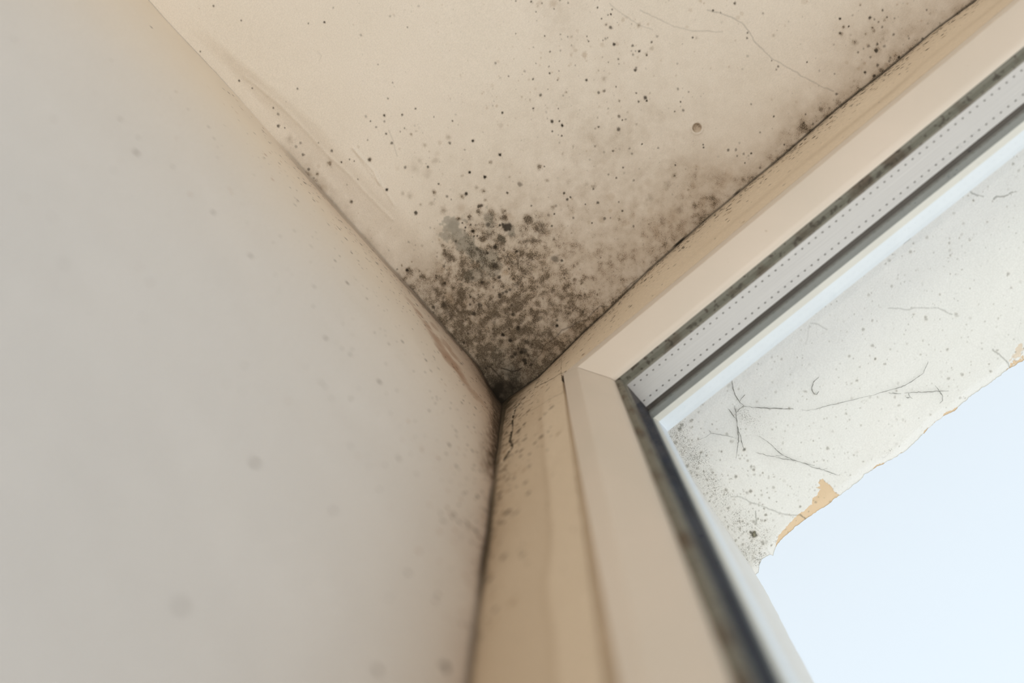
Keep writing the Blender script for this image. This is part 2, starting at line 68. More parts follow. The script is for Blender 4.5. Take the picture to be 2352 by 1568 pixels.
WALL_SPOTS = [(-127.3,-79.7,0.54,0.7,0),(-126.3,-93.9,0.74,0.75,0),(-118.7,-58.7,0.38,0.8,0),(-114.6,-51.2,0.38,0.5,0),(-114.3,-86.8,0.44,0.5,1),(-107.6,-45.6,0.29,0.9,0),(-100.4,-28.9,0.3,0.8,0),(-105.4,-83.4,0.45,0.6,0),(-107.8,-85.9,0.35,0.4,0),(-101.3,-97.2,0.65,0.65,0),(-99.1,-79.6,0.45,0.45,0),(-91.9,-31.4,0.4,0.9,0),(-93.8,-64.2,0.33,0.7,0),(-89.0,-53.8,0.25,0.8,0),(-88.6,-45.7,0.25,0.8,0),(-85.1,-47.4,0.34,0.9,0),(-84.8,-51.8,0.29,0.9,0),(-80.8,-41.3,0.39,0.9,0),(-77.5,-42.9,0.34,0.8,0),(-81.7,-50.0,0.29,0.7,0),(-91.0,-87.8,0.36,0.6,0),(-86.5,-130.5,0.52,0.7,0),(-86.0,-118.2,0.45,0.5,0),(-83.6,-113.4,0.38,0.5,0),(-81.7,-119.7,0.37,0.5,0),(-73.1,-68.4,0.47,0.6,0),(-80.8,-92.2,0.4,0.4,0),(-78.0,-125.5,0.61,0.8,0),(-98.9,-188.7,0.51,0.8,0),(-91.6,-181.2,0.45,0.6,0),(-88.3,-172.3,0.43,0.6,0),(-99.1,-157.7,0.41,0.45,0),(-98.0,-140.3,0.43,0.35,0),(-71.2,-116.3,0.5,0.4,1),(-68.5,-115.9,0.5,0.5,1),(-61.5,-67.4,0.28,0.7,0),(-67.1,-45.7,0.25,0.7,0),(-60.5,-88.7,0.36,0.7,0),(-73.3,-151.5,0.5,0.5,0),(-54.8,-110.8,0.47,0.6,0),(-60.4,-124.9,0.41,0.5,0),(-70.3,-175.2,0.58,0.7,0),(-65.6,-179.7,0.46,0.5,0),(-75.8,-214.6,0.51,0.7,0),(-54.9,-110.5,0.42,0.7,0),(-60.2,-124.5,0.36,0.5,0),(-48.0,-127.2,0.44,0.7,0),(-45.5,-132.1,0.35,0.8,0),(-43.7,-125.6,0.4,0.8,0),(-40.6,-106.9,0.33,0.7,0),(-44.4,-150.4,0.63,0.9,0),(-42.9,-135.7,0.52,0.4,0),(-28.2,-81.8,0.3,0.8,0),(-28.4,-91.8,0.44,0.9,0),(-24.3,-86.2,0.3,0.9,0),(-35.0,-113.5,0.37,0.8,0),(-48.7,-176.6,0.47,0.6,0),(-30.3,-140.2,0.52,0.45,0),(-21.7,-121.2,0.46,0.7,0),(-16.3,-117.0,0.83,0.6,2),(-59.7,-193.5,0.52,0.4,0),(-63.8,-204.9,0.57,0.35,1),(-10.3,-119.3,0.37,0.9,0),(-15.3,-144.0,0.43,0.7,0),(-12.5,-139.1,0.35,0.9,0),(-7.1,-152.8,0.51,0.7,0),(-12.8,-156.5,0.46,0.5,0),(-40.8,-196.2,0.74,0.55,2),(-44.5,-208.2,0.5,0.35,0),(-50.2,-204.7,0.71,0.35,2),(-45.9,-195.2,0.59,0.3,2),(-41.7,-180.1,0.46,0.4,0),(-54.9,-239.8,0.44,0.5,1),(-57.0,-246.2,0.46,0.4,0),(-59.4,-241.2,0.44,0.35,0),(-39.0,-218.2,0.52,0.6,0),(-32.8,-200.8,0.51,0.5,1),(-23.5,-196.1,0.48,0.5,0),(-50.0,-253.6,0.45,0.6,0),(-43.6,-256.6,0.48,0.35,2),(-16.6,-201.5,0.73,0.6,2),(-8.4,-184.0,0.85,0.9,0),(-29.0,-221.0,0.55,0.35,1),(-21.9,-218.8,0.69,0.7,2),(-19.8,-220.3,0.69,0.6,2),(-15.1,-68.0,0.46,0.9,0),(-11.4,-60.7,0.58,1.0,0),(-9.5,-93.1,0.29,0.7,0),(-19.1,-58.8,0.26,0.8,0),(-24.7,-69.1,0.31,0.4,0),(-37.5,-132.9,0.31,0.3,0),(-31.3,-115.8,0.32,0.3,0),(-53.6,-196.0,0.37,0.35,0),(-18.9,-221.5,0.52,0.6,2),(-11.0,-214.5,0.71,0.8,0),(-8.8,-213.9,0.89,0.7,2),(-6.1,-213.6,1.11,0.75,0),(-4.0,-215.2,0.97,0.7,2),(-1.5,-220.1,0.87,0.95,0),(-3.7,-195.8,0.94,0.5,2),(-15.4,-237.5,0.57,0.6,2),(-19.6,-257.9,0.53,0.5,2),(-6.4,-253.2,0.54,0.6,2),(-5.9,-277.4,0.78,0.6,2),(-8.9,-304.6,0.76,0.9,0),(-1.4,-250.9,0.59,0.6,2),(-10.8,-304.2,0.63,0.8,0),(-85.3,-300.3,0.92,0.8,0),(-76.5,-360.2,1.01,0.5,0),(-59.7,-286.8,0.74,0.5,0),(-286.2,-45.5,0.82,0.8,0),(-29.9,-327.9,0.94,0.7,0),(-98.9,-188.3,0.87,0.7,0),(-9.3,-302.9,1.19,0.8,0),(-84.2,-24.4,2.09,0.3,4),(-76.0,-26.8,2.34,0.5,4),(-67.1,-33.0,2.32,0.5,4),(-58.3,-39.2,3.06,0.55,4),(-50.5,-47.7,3.51,0.6,4),(-43.2,-51.5,3.49,0.6,4),(-37.2,-54.0,2.98,0.6,4),(-31.7,-59.6,2.46,0.5,4),(-25.0,-62.6,2.45,0.4,4),(-17.8,-61.1,2.46,0.35,4),(-63.7,-19.6,2.12,0.4,4),(-50.3,-29.2,2.35,0.5,4),(-43.8,-33.5,2.33,0.5,4)]
CEILING_LINES = [([(240.5,-96.5),(245.0,-90.0),(248.9,-82.8),(251.2,-77.6),(251.0,-72.0),(250.5,-64.4),(251.1,-56.8),(252.8,-48.6),(256.5,-38.9),(260.2,-29.1),(263.9,-19.3),(267.9,-11.9)],0.35,0.45),([(200.1,-136.5),(202.8,-124.0),(205.5,-115.3),(210.0,-108.7)],0.3,0.3),([(211.2,-122.3),(215.8,-111.9),(219.7,-102.7),(226.8,-93.3),(239.4,-80.9)],0.3,0.35),([(9.4,-66.9),(9.8,-59.5)],0.35,0.9),([(8.8,-13.7),(10.9,-10.7),(12.5,-7.9),(15.8,-5.7),(18.5,-5.4)],0.5,0.9),([(3.0,-20.6),(4.1,-17.7),(3.9,-14.1),(4.0,-9.1),(4.9,-3.8),(7.1,0.0)],0.6,0.8),([(54.8,-168.6),(52.8,-163.6),(49.6,-157.9),(48.3,-154.6)],0.3,0.3),([(53.7,-230.1),(53.3,-227.1),(50.5,-225.7)],0.3,0.2)]
PEEL_LINES = [([(113.7,1.4),(110.7,-1.3),(105.9,-1.8),(102.1,-1.5),(97.6,-1.1)],0.5,0.8),([(85.2,0.2),(82.4,-3.3),(78.5,-3.7),(73.7,-3.5),(70.0,-2.0),(65.7,-4.5),(59.0,-5.1),(53.8,-7.4),(47.6,-6.5),(39.0,-7.2),(32.9,-4.2),(27.0,-3.7)],0.5,0.8)]
PEEL_AREA = [(113.4,1.8),(101.8,-1.1),(86.1,-0.8),(79.1,-3.6),(71.3,-2.7),(59.0,-5.1),(49.5,-6.7),(39.0,-7.2),(30.9,-4.1),(17.9,-3.9),(7.2,2.0),(23.6,6.6),(43.4,4.8),(62.9,3.0),(85.1,2.0)]
WINDOW_WALL_LINES = [([(12.6,-45.6),(11.4,-51.9),(8.8,-55.1),(8.1,-63.7),(7.9,-75.3),(8.4,-91.7),(7.9,-101.4),(7.6,-111.2),(9.7,-119.7),(8.7,-124.2)],0.7,1),([(8.6,-122.9),(6.8,-125.7),(4.9,-128.6),(3.4,-133.2)],1.3,1),([(23.7,-40.2),(28.7,-47.5),(33.6,-53.6),(38.3,-58.6),(42.4,-62.0),(45.4,-65.8)],0.5,0.8),([(45.4,-65.8),(48.4,-67.8),(50.6,-68.5)],0.35,0.7),([(45.1,-102.9),(40.0,-99.2),(34.2,-94.3),(28.2,-90.7),(20.6,-86.2)],0.5,0.35),([(44.3,-68.8),(44.7,-79.4),(45.3,-92.4),(45.4,-101.3)],0.5,1)]
STAIN_EDGE = [(29.4,-116.0),(30.1,-156.4),(30.6,-179.4),(31.5,-200.4),(31.6,-221.9),(31.9,-241.0),(31.5,-253.9),(30.2,-267.3),(28.7,-276.6),(29.5,-292.4),(31.1,-307.2),(30.9,-316.9),(28.8,-320.3),(25.6,-324.0)]
SOFFIT_EDGE = [(50.6,181.9),(53.7,178.8),(57.2,176.8),(60.7,176.7),(63.6,177.3),(64.4,178.8),(67.0,176.7),(71.6,174.6),(77.5,173.7),(86.1,172.7),(96.6,172.7),(108.4,173.5),(118.7,173.5),(125.9,173.7),(132.3,173.7),(138.1,172.2),(146.9,173.2),(155.3,174.6),(164.0,175.6),(170.7,174.9),(177.2,174.4),(185.9,173.0),(193.8,172.7),(202.1,173.9),(212.1,172.7),(220.7,173.2),(229.4,173.7),(238.7,173.2),(247.2,174.7)]
PEEL_ORANGE = [[(67.2,177.7),(68.2,175.5),(71.0,172.7),(75.4,169.6),(81.1,167.7),(85.5,167.0),(92.6,166.3),(97.6,166.2),(103.3,165.5),(105.4,163.6),(108.8,162.4),(111.2,162.3),(111.1,159.3),(113.4,159.8),(113.7,157.1),(116.7,157.1),(116.8,158.6),(117.2,161.6),(117.8,165.0),(117.4,168.3),(118.6,174.5),(106.8,177.7),(92.0,178.1),(70.4,180.5)],[(131.6,174.2),(135.8,173.1),(142.2,173.1),(146.1,172.1),(151.3,173.7),(158.0,175.1),(163.0,174.7),(157.6,178.0),(138.8,175.7)],[(177.2,174.4),(182.9,172.9),(188.1,172.1),(192.5,172.3),(196.3,171.3),(200.4,172.1),(204.3,173.0),(202.0,176.3),(176.8,179.4)],[(234.6,174.8),(238.5,171.3),(241.9,171.9),(242.8,175.0),(247.9,173.6),(252.2,172.9),(248.1,181.3),(235.8,177.5)],[(242.0,169.2),(243.4,165.3),(247.8,164.0),(253.3,165.4),(255.8,167.5),(249.7,170.8),(244.1,171.7)]]
SOFFIT_LINES = [([(69.0,130.6),(72.6,134.5),(74.3,137.4),(75.3,141.6),(78.5,146.1),(80.9,151.5),(84.5,157.6),(87.6,162.1),(92.3,166.8)],0.35,0.4),([(93.0,167.1),(93.5,170.8),(93.7,173.2),(94.5,175.1)],0.5,0.7),([(279.2,72.7),(279.4,75.4),(280.7,77.8),(283.3,80.7)],0.35,0.5),([(286.7,85.6),(288.9,85.9),(291.7,88.0),(297.5,89.9)],0.35,0.6),([(207.2,97.9),(214.2,105.0),(220.3,109.0),(228.5,116.4),(232.3,124.7)],0.3,0.35),([(238.2,156.3),(239.3,163.4),(240.5,169.6),(239.9,173.5)],0.35,0.5),([(173.6,85.4),(171.7,79.6),(168.8,76.1)],0.3,0.3),([(235.0,73.5),(239.6,73.3)],0.4,0.6),([(167.9,76.4),(159.1,84.0)],0.3,0.15),([(73.9,147.8),(70.0,153.7)],0.4,0.5),([(60.6,160.7),(65.3,160.2)],0.3,0.3)]
SOFFIT_SPOTS = [(64.1,159.2,1.59,0.95,0),(63.5,156.5,0.8,0.9,0),(65.9,84.3,7.27,0.5,2),(66.9,99.6,6.78,0.5,2),(65.0,112.5,7.34,0.6,2),(64.5,119.4,5.78,0.5,2),(63.3,129.4,5.8,0.45,2),(62.6,147.4,6.62,0.4,2),(69.4,164.5,4.25,0.5,2),(64.1,141.2,5.29,0.4,2),(110.0,100.8,5.15,0.4,2),(106.4,111.8,5.69,0.45,2),(105.2,96.6,3.6,0.5,2),(105.6,125.5,6.75,0.35,2),(110.1,136.6,5.2,0.25,2),(56.4,164.0,3.73,0.6,2),(55.7,173.6,3.74,0.6,2),(54.0,177.9,2.14,0.6,2),(170.7,87.2,4.52,0.2,2),(165.6,79.5,3.51,0.2,2),(277.9,78.8,0.48,0.7,0),(92.9,112.1,1.04,0.8,0),(106.1,93.8,2.57,0.4,2),(145.3,111.8,1.02,0.7,2),(128.5,108.9,0.51,0.7,0),(103.8,90.1,2.06,0.5,2),(74.8,156.0,0.58,0.8,0),(69.0,76.2,5.7,0.4,2),(74.8,79.4,5.17,0.3,2),(184.0,117.4,0.63,0.8,0),(156.2,168.9,2.07,0.5,2),(152.4,169.9,1.55,0.5,2),(158.3,168.2,1.29,0.7,2),(247.2,58.4,0.73,0.5,0),(261.8,52.2,0.96,0.3,2),(121.6,87.8,5.62,0.2,2),(114.7,80.2,3.58,0.3,2),(111.7,75.8,1.28,0.6,2),(119.8,166.7,5.23,0.25,2),(130.6,165.0,6.51,0.25,2),(140.7,166.4,6.49,0.25,2),(152.4,165.6,6.47,0.2,2)]
COBWEBS = [[[(86.3,112.6),(89.2,109.7),(93.7,105.2),(98.0,99.3),(101.2,93.9),(103.6,90.3),(106.5,89.9),(109.4,90.0),(112.4,93.6)],[(112.4,93.6),(118.8,99.8),(124.4,105.0),(130.4,110.5)],[(109.4,90.0),(109.2,86.0),(109.5,82.7),(110.8,78.6),(112.5,74.8),(114.6,72.4)],[(103.6,90.3),(104.7,87.7),(105.5,86.3)],[(109.2,86.0),(112.6,85.4),(114.4,85.1)],[(101.2,93.9),(101.2,89.7),(101.5,85.6)],[(98.0,99.3),(96.6,103.5),(94.1,108.5),(92.9,112.1)]],[[(133.2,113.6),(135.7,116.1),(140.8,119.1),(147.8,122.3),(156.9,127.0),(163.9,130.2),(170.0,133.7)]],[[(170.0,133.7),(176.6,136.2),(183.5,139.4),(189.8,141.4),(200.2,141.7),(205.9,138.0)],[(178.0,138.5),(180.6,141.4),(183.1,143.6)],[(184.7,144.3),(189.6,148.2),(194.5,152.0),(199.6,155.7),(204.8,159.9)],[(186.8,146.1),(185.8,148.0),(186.3,150.2)],[(184.1,147.3),(185.6,148.6)],[(200.8,152.2),(200.7,156.3),(200.7,160.1),(198.9,162.4),(196.6,162.9)]],[[(105.0,110.7),(106.8,117.6),(107.5,124.3),(108.3,129.2),(111.1,135.3),(114.7,141.2),(118.6,146.7)],[(114.7,141.2),(117.4,147.5),(120.6,151.8),(123.3,152.9)],[(120.6,151.8),(123.6,157.2),(125.7,160.8)],[(108.3,129.2),(102.5,125.4),(98.8,119.7),(97.1,117.5)],[(112.6,137.6),(107.4,131.7),(104.3,127.3)]],[[(76.7,89.3),(80.5,90.7),(84.4,90.8),(87.6,94.3),(91.2,98.8),(93.9,102.9)],[(84.4,90.8),(84.8,88.7)]],[[(148.5,105.8),(145.9,107.1),(144.8,110.7),(146.0,112.0),(148.1,111.4)],[(145.8,106.9),(149.3,104.7),(153.1,104.6)]]]
CEILING_FIELD = [(44.7, -80.1, 21.6, 0.35), (27.7, -73.3, 24.5, 0.4), (55.2, -67.4, 24.3, 0.3), (52.9, -44.2, 24.5, 0.42), (23.8, -40.0, 30.3, 0.62), (15.4, -13.7, 25.0, 0.75), (71.4, -28.1, 32.6, 0.42), (104.3, -21.1, 32.4, 0.26), (144.5, -11.1, 29.4, 0.24), (177.5, -10.2, 18.5, 0.2), (194.1, -6.0, 21.1, 0.14), (245.5, -5.1, 15.5, 0.35), (6.3, -69.9, 16.5, 0.45), (7.1, -91.1, 12.3, 0.3), (130.8, -61.3, 45.0, 0.13), (74.9, -110.0, 34.5, 0.12), (177.4, -152.7, 15.2, 0.16), (300.4, -15.8, 27.9, 0.22), (174.0, -64.4, 67.8, 0.14), (61.7, 0.2, 19.2, 0.45), (87.8, -63.9, 18.7, 0.28), (2.1, -36.4, 16.6, 0.4)]
BROWN_FIELD = [(104.3, -21.1, 37.8, 0.12), (150.1, -9.7, 29.3, 0.17), (184.3, -14.6, 21.1, 0.14), (30.5, -26.8, 44.1, 0.18), (80.8, -55.8, 29.6, 0.12), (28.2, -65.6, 27.3, 0.1), (259.1, -6.4, 23.2, 0.12)]
CRATER = (0.1946, -0.0484)
BIG = (0.0700, -0.0794)
HUSK = (0.0642, 0.1588)
RIDGES = [([(0.0311, -0.1754), (0.0313, -0.1667), (0.0312, -0.1569), (0.0291, -0.15)], 0.0008, 0.001), ([(0.0308, -0.172), (0.0292, -0.1586), (0.029, -0.1467), (0.0268, -0.1346)], 0.0004, 0.001), ([(0.0104, -0.2493), (0.0148, -0.2239), (0.016, -0.2026), (0.0162, -0.1837), (0.0182, -0.1664), (0.0184, -0.1472), (0.0195, -0.1286)], 0.0003, 0.0012)]

# ------------------------------------------------------------------ helpers
def srgb(r, g, b):
    f = lambda c: ((c / 255 + 0.055) / 1.055) ** 2.4 if c > 10 else c / 255 / 12.92
    return (f(r), f(g), f(b), 1.0)

def hash2(i, j, seed):
    h = (i.astype(np.int64) * 374761393 + j.astype(np.int64) * 668265263 + seed * 1442695041) & 0x7fffffff
    h = ((h ^ (h >> 13)) * 1274126177) & 0x7fffffff
    return ((h ^ (h >> 16)) & 0xffff) / 65535.0

def vnoise(u, v, scale, seed):
    x = u * scale; y = v * scale
    i = np.floor(x); j = np.floor(y)
    fx = x - i; fy = y - j
    fx = fx * fx * (3 - 2 * fx); fy = fy * fy * (3 - 2 * fy)
    a = hash2(i, j, seed); b = hash2(i + 1, j, seed); c = hash2(i, j + 1, seed); d = hash2(i + 1, j + 1, seed)
    return (a * (1 - fx) + b * fx) * (1 - fy) + (c * (1 - fx) + d * fx) * fy

def fbm(u, v, scale, seed, octs=4):
    t = 0; amp = 0.5; tot = 0
    for o in range(octs):
        t = t + amp * vnoise(u, v, scale * 2 ** o, seed + o * 17); tot += amp; amp *= 0.55
    return t / tot

def sstep(a, b, x):
    t = np.clip((x - a) / (b - a), 0, 1)
    return t * t * (3 - 2 * t)

def axis(lo_far, lo, hi, hi_far, step):
    core = np.arange(lo, hi + step / 2, step)
    def grow(start, end, sgn):
        out = []; s = step; p = start
        while (end - p) * sgn > 0:
            s *= 1.25; p = p + sgn * s; out.append(p)
        if out: out[-1] = end
        return out
    return np.array(grow(lo, lo_far, -1)[::-1] + list(core) + grow(hi, hi_far, 1))

def grid_arrays(us, vs):
    U, V = np.meshgrid(us, vs, indexing='ij')
    return U.ravel(), V.ravel()

def grid_faces(nu, nv, flip, off=0):
    i, j = np.meshgrid(np.arange(nu - 1), np.arange(nv - 1), indexing='ij')
    a = (i * nv + j).ravel() + off
    q = np.stack([a, a + nv, a + nv + 1, a + 1], 1)
    return q[:, ::-1] if flip else q

def perimeter(nu, nv, off=0):
    a = [i * nv for i in range(nu)]
    b = [(nu - 1) * nv + j for j in range(1, nv)]
    c = [i * nv + nv - 1 for i in range(nu - 2, -1, -1)]
    d = [j for j in range(nv - 2, 0, -1)]
    return np.array(a + b + c + d) + off

def tag(o, label, cat=None, group=None, kind=None):
    if label: o['label'] = label
    if cat: o['category'] = cat
    if group: o['group'] = group
    if kind: o['kind'] = kind
    return o

def link(name, me, m, parent=None):
    o = bpy.data.objects.new(name, me); COL.objects.link(o)
    if m: me.materials.append(m)
    if parent: o.parent = parent
    return o

def slab(name, P, quads, per, back, m, rgba=None):
    """surface grid P (n,3) closed by a skirt and a back face displaced by vector back"""
    n = len(P); k = len(per)
    P = np.concatenate([P, P[per] + np.array(back)])
    nx = np.roll(np.arange(k), -1)
    skirt = np.stack([per, n + np.arange(k), n + nx, per[nx]], 1)
    P = P + np.array([0, 0, CEIL])
    me = bpy.data.meshes.new(name)
    loops = np.concatenate([quads.ravel(), skirt.ravel(), n + np.arange(k)])
    sizes = np.concatenate([np.full(len(quads) + len(skirt), 4), [k]])
    starts = np.concatenate([[0], np.cumsum(sizes)[:-1]])
    me.vertices.add(len(P)); me.vertices.foreach_set('co', P.astype(np.float32).ravel())
    me.loops.add(len(loops)); me.loops.foreach_set('vertex_index', loops.astype(np.int32))
    me.polygons.add(len(sizes)); me.polygons.foreach_set('loop_start', starts.astype(np.int32))
    me.polygons.foreach_set('loop_total', sizes.astype(np.int32))
    sm = np.zeros(len(sizes), bool); sm[:len(quads)] = True
    me.polygons.foreach_set('use_smooth', sm)
    me.update(calc_edges=True); me.validate()
    if rgba is not None:
        full = np.zeros((len(P), 4), np.float32); full[:n] = np.clip(rgba, 0, 1)
        at = me.attributes.new('stain_and_light', 'FLOAT_COLOR', 'POINT')
        at.data.foreach_set('color', full.ravel())
    return link(name, me, m)

def seg_dist(u, v, pts):
    """distance to a polyline and position along it"""
    best = np.full(u.shape, 1e9)
    for (a, b), (c, d) in zip(pts[:-1], pts[1:]):
        ex, ey = c - a, d - b
        t = np.clip(((u - a) * ex + (v - b) * ey) / (ex * ex + ey * ey + 1e-12), 0, 1)
        best = np.minimum(best, np.hypot(u - a - t * ex, v - b - t * ey))
    return best

def in_poly(u, v, pts):
    ins = np.zeros(u.shape, bool)
    n = len(pts)
    for k in range(n):
        x1, y1 = pts[k]; x2, y2 = pts[(k + 1) % n]
        if y1 == y2: continue
        c = ((y1 > v) != (y2 > v)) & (u < (x2 - x1) * (v - y1) / (y2 - y1) + x1)
        ins ^= c
    return ins

class StainAndLight:
    """R dark growth, G brown stain (plus faint painted warm bounce on the left wall), B density of fine speckle, A grey film, on the left wall painted warm bounce light; u, v in metres"""
    def __init__(s, us, vs, seed):
        s.us, s.vs = us, vs
        s.a = np.zeros((len(us), len(vs), 4))
        s.seed = seed
        s.rng = np.random.RandomState(seed)
    def win(s, u, v, r):
        i0, i1 = np.searchsorted(s.us, [u - r, u + r]); j0, j1 = np.searchsorted(s.vs, [v - r, v + r])
        if i1 <= i0 or j1 <= j0: return None
        U, V = np.meshgrid(s.us[i0:i1], s.vs[j0:j1], indexing='ij')
        return slice(i0, i1), slice(j0, j1), U, V
    def spot(s, u, v, r, st, k):
        w = s.win(u, v, r * 2.8 + 0.0012)
        if w is None: return
        si, sj, U, V = w
        d = np.hypot(U - u, V - v)
        n = fbm(U, V, 0.9 / max(r, 0.0006), s.seed + 5, 3) - 0.5
        if k == 0:
            d = d * (1 + 0.9 * n)
            m = st * (1 - sstep(r * 0.55, r * 1.25 + 0.0003, d))
            s.a[si, sj, 0] = np.maximum(s.a[si, sj, 0], m)
            h = 0.22 * st * np.exp(-(d / (r * 1.7)) ** 2)
            s.a[si, sj, 1] = np.maximum(s.a[si, sj, 1], h)
        elif k == 1 or k == 4:
            d = d * (1 + 1.2 * n)
            m = st * (1 - sstep(r * 0.5, r * 1.5, d)) * (0.7 + 0.6 * n)
            s.a[si, sj, 1] = 1 - (1 - s.a[si, sj, 1]) * (1 - np.clip(m, 0, 1))
            s.a[si, sj, 2] += 0.25 * np.clip(m, 0, 1)
        elif k == 2:
            d = d * (1 + 1.3 * n)
            m = st * np.exp(-(d / (r * 0.95)) ** 2)
            s.a[si, sj, 2] += m * 1.6
            s.a[si, sj, 0] = np.maximum(s.a[si, sj, 0], m * 0.30)
        elif k == 3:
            d = d * (1 + 1.9 * n)
            m = min(1, st * 1.25) * (1 - sstep(r * 0.85, r * 1.5, d)) * (0.65 + 0.7 * (n + .5))
            s.a[si, sj, 3] = np.maximum(s.a[si, sj, 3], m)
    def spots(s, lst):
        for u, v, r, st, k in lst:
            s.spot(u / 1e3, v / 1e3, r / 1e3, st, k)
    def line(s, pts, wid, st, ch=0, wob=0.0006):
        pts = [(a / 1e3, b / 1e3) for a, b in pts]
        us = [p[0] for p in pts]; vs = [p[1] for p in pts]
        m = 0.003 + wid * 2e-3
        i0, i1 = np.searchsorted(s.us, [min(us) - m, max(us) + m]); j0, j1 = np.searchsorted(s.vs, [min(vs) - m, max(vs) + m])
        if i1 <= i0 or j1 <= j0: return
        U, V = np.meshgrid(s.us[i0:i1], s.vs[j0:j1], indexing='ij')
        nu = (fbm(U, V, 260, s.seed + 31, 3) - 0.5) * wob * 2; nv = (fbm(U, V, 260, s.seed + 57, 3) - 0.5) * wob * 2
        d = seg_dist(U + nu, V + nv, pts)
        w = wid / 1e3 * (0.6 + 0.8 * fbm(U, V, 300, s.seed + 71, 2))
        g = st * (1 - sstep(w * 0.35, w * 0.8 + 0.00035, d))
        s.a[i0:i1, j0:j1, ch] = np.maximum(s.a[i0:i1, j0:j1, ch], g)
    def scatter(s, n, fn, rfn, kinds=(0,), st=(0.35, 0.9)):
        for _ in range(n):
            u, v = fn(s.rng)
            s.spot(u, v, rfn(s.rng), s.rng.uniform(*st), kinds[s.rng.randint(len(kinds))])

# ------------------------------------------------------------------ materials
def mat(name):
    m = bpy.data.materials.new(name); m.use_nodes = True
    n = m.node_tree.nodes; b = n['Principled BSDF']
    return m, m.node_tree, b

def N(nt, t, **kw):
    n = nt.nodes.new(t)
    for k, v in kw.items():
        if k.startswith('i_'): n.inputs[k[2:].replace('_', ' ')].default_value = v
        else: setattr(n, k, v)
    return n

def mixc(nt, fac, a, b):
    m = N(nt, 'ShaderNodeMix', data_type='RGBA')
    for sock, v in ((m.inputs[0], fac), (m.inputs[6], a), (m.inputs[7], b)):
        if isinstance(v, (tuple, float, int)): sock.default_value = v
        else: nt.links.new(v, sock)
    return m.outputs[2]

def math_n(nt, op, a, b=None, c=None, clamp=False):
    m = N(nt, 'ShaderNodeMath', operation=op, use_clamp=clamp)
    for i, v in enumerate((a, b, c)):
        if v is None: continue
        if isinstance(v, (float, int)): m.inputs[i].default_value = v
        else: nt.links.new(v, m.inputs[i])
    return m.outputs[0]

def plaster(name, base, alt, brown, dark, grey, bump=0.25, grain=900, speck=2100, sw=0.15, t0=0.80, t1=0.45, rough=0.85, stretch=(1, 1, 1), bdist=0.0004, filmk=0.75, sk=0.74, under=False):
    m, nt, b = mat(name)
    tc = N(nt, 'ShaderNodeTexCoord')
    at = N(nt, 'ShaderNodeAttribute', attribute_name='stain_and_light')
    sp = N(nt, 'ShaderNodeSeparateColor')
    nt.links.new(at.outputs['Color'], sp.inputs[0])
    def noise(scale, det, rough_=0.55, st=None):
        n = N(nt, 'ShaderNodeTexNoise'); n.inputs['Scale'].default_value = scale; n.inputs['Detail'].default_value = det
        n.inputs['Roughness'].default_value = rough_
        if st:
            mp = N(nt, 'ShaderNodeMapping'); mp.inputs['Scale'].default_value = st
            nt.links.new(tc.outputs['Object'], mp.inputs[0]); nt.links.new(mp.outputs[0], n.inputs['Vector'])
        else: nt.links.new(tc.outputs['Object'], n.inputs['Vector'])
        return n.outputs[0]
    big = noise(14, 4)
    col = mixc(nt, math_n(nt, 'MULTIPLY_ADD', big, 2.2, -0.6, clamp=True), base, alt)
    fine = noise(grain, 3, 0.6, stretch)
    fcol = math_n(nt, 'MULTIPLY_ADD', fine, 0.30, 0.85)
    hv = N(nt, 'ShaderNodeHueSaturation'); nt.links.new(fcol, hv.inputs['Value']); nt.links.new(col, hv.inputs['Color'])
    col = hv.outputs[0]
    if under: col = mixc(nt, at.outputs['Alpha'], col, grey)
    col = mixc(nt, sp.outputs[1], col, brown)
    film = mixc(nt, 0.30, brown, grey)
    col = mixc(nt, math_n(nt, 'MULTIPLY', sp.outputs[2], filmk), col, film)
    if not under: col = mixc(nt, at.outputs['Alpha'], col, grey)
    sn = noise(speck, 3, 0.65)
    th = math_n(nt, 'MULTIPLY_ADD', sp.outputs[2], -t1, t0)
    sa = math_n(nt, 'DIVIDE', math_n(nt, 'SUBTRACT', sn, th), sw, clamp=True)
    sa = math_n(nt, 'MULTIPLY', sa, sk)
    col = mixc(nt, sa, col, dark)
    col = mixc(nt, sp.outputs[0], col, dark)
    nt.links.new(col, b.inputs['Base Color'])
    b.inputs['Roughness'].default_value = rough
    b.inputs['Specular IOR Level'].default_value = 0.25
    bm = N(nt, 'ShaderNodeBump'); bm.inputs['Strength'].default_value = bump; bm.inputs['Distance'].default_value = bdist
    nt.links.new(fine, bm.inputs['Height']); nt.links.new(bm.outputs[0], b.inputs['Normal'])
    return m

DARK = (0.022, 0.016, 0.009, 1)
M_CEIL = plaster('ceiling_paint', srgb(215, 204, 190), srgb(210, 199, 184), (0.30, 0.185, 0.09, 1), DARK, (0.17, 0.16, 0.125, 1), bump=0.55, grain=1000, stretch=(1, 1.7, 1))
M_WALL = plaster('wall_paint', srgb(213, 212, 212), srgb(209, 208, 208), (0.36, 0.20, 0.12, 1), (0.045, 0.033, 0.018, 1), srgb(234, 221, 203), under=True, bump=0.12, grain=700)  # grey slot holds the warm ceiling bounce tint, painted beneath the marks
M_WIN = plaster('window_wall_paint', srgb(210, 193, 170), srgb(216, 200, 178), (0.27, 0.175, 0.095, 1), (0.035, 0.025, 0.012, 1), (0.20, 0.185, 0.145, 1), bump=0.1, grain=500)
M_OUT = plaster('outside_render', srgb(228, 225, 222), srgb(223, 221, 218), (0.68, 0.50, 0.33, 1), (0.12, 0.12, 0.10, 1), (0.5, 0.5, 0.46, 1), bump=0.5, grain=1100, speck=1500, t0=0.80, t1=0.42, sw=0.10, bdist=0.0005, filmk=0.12)

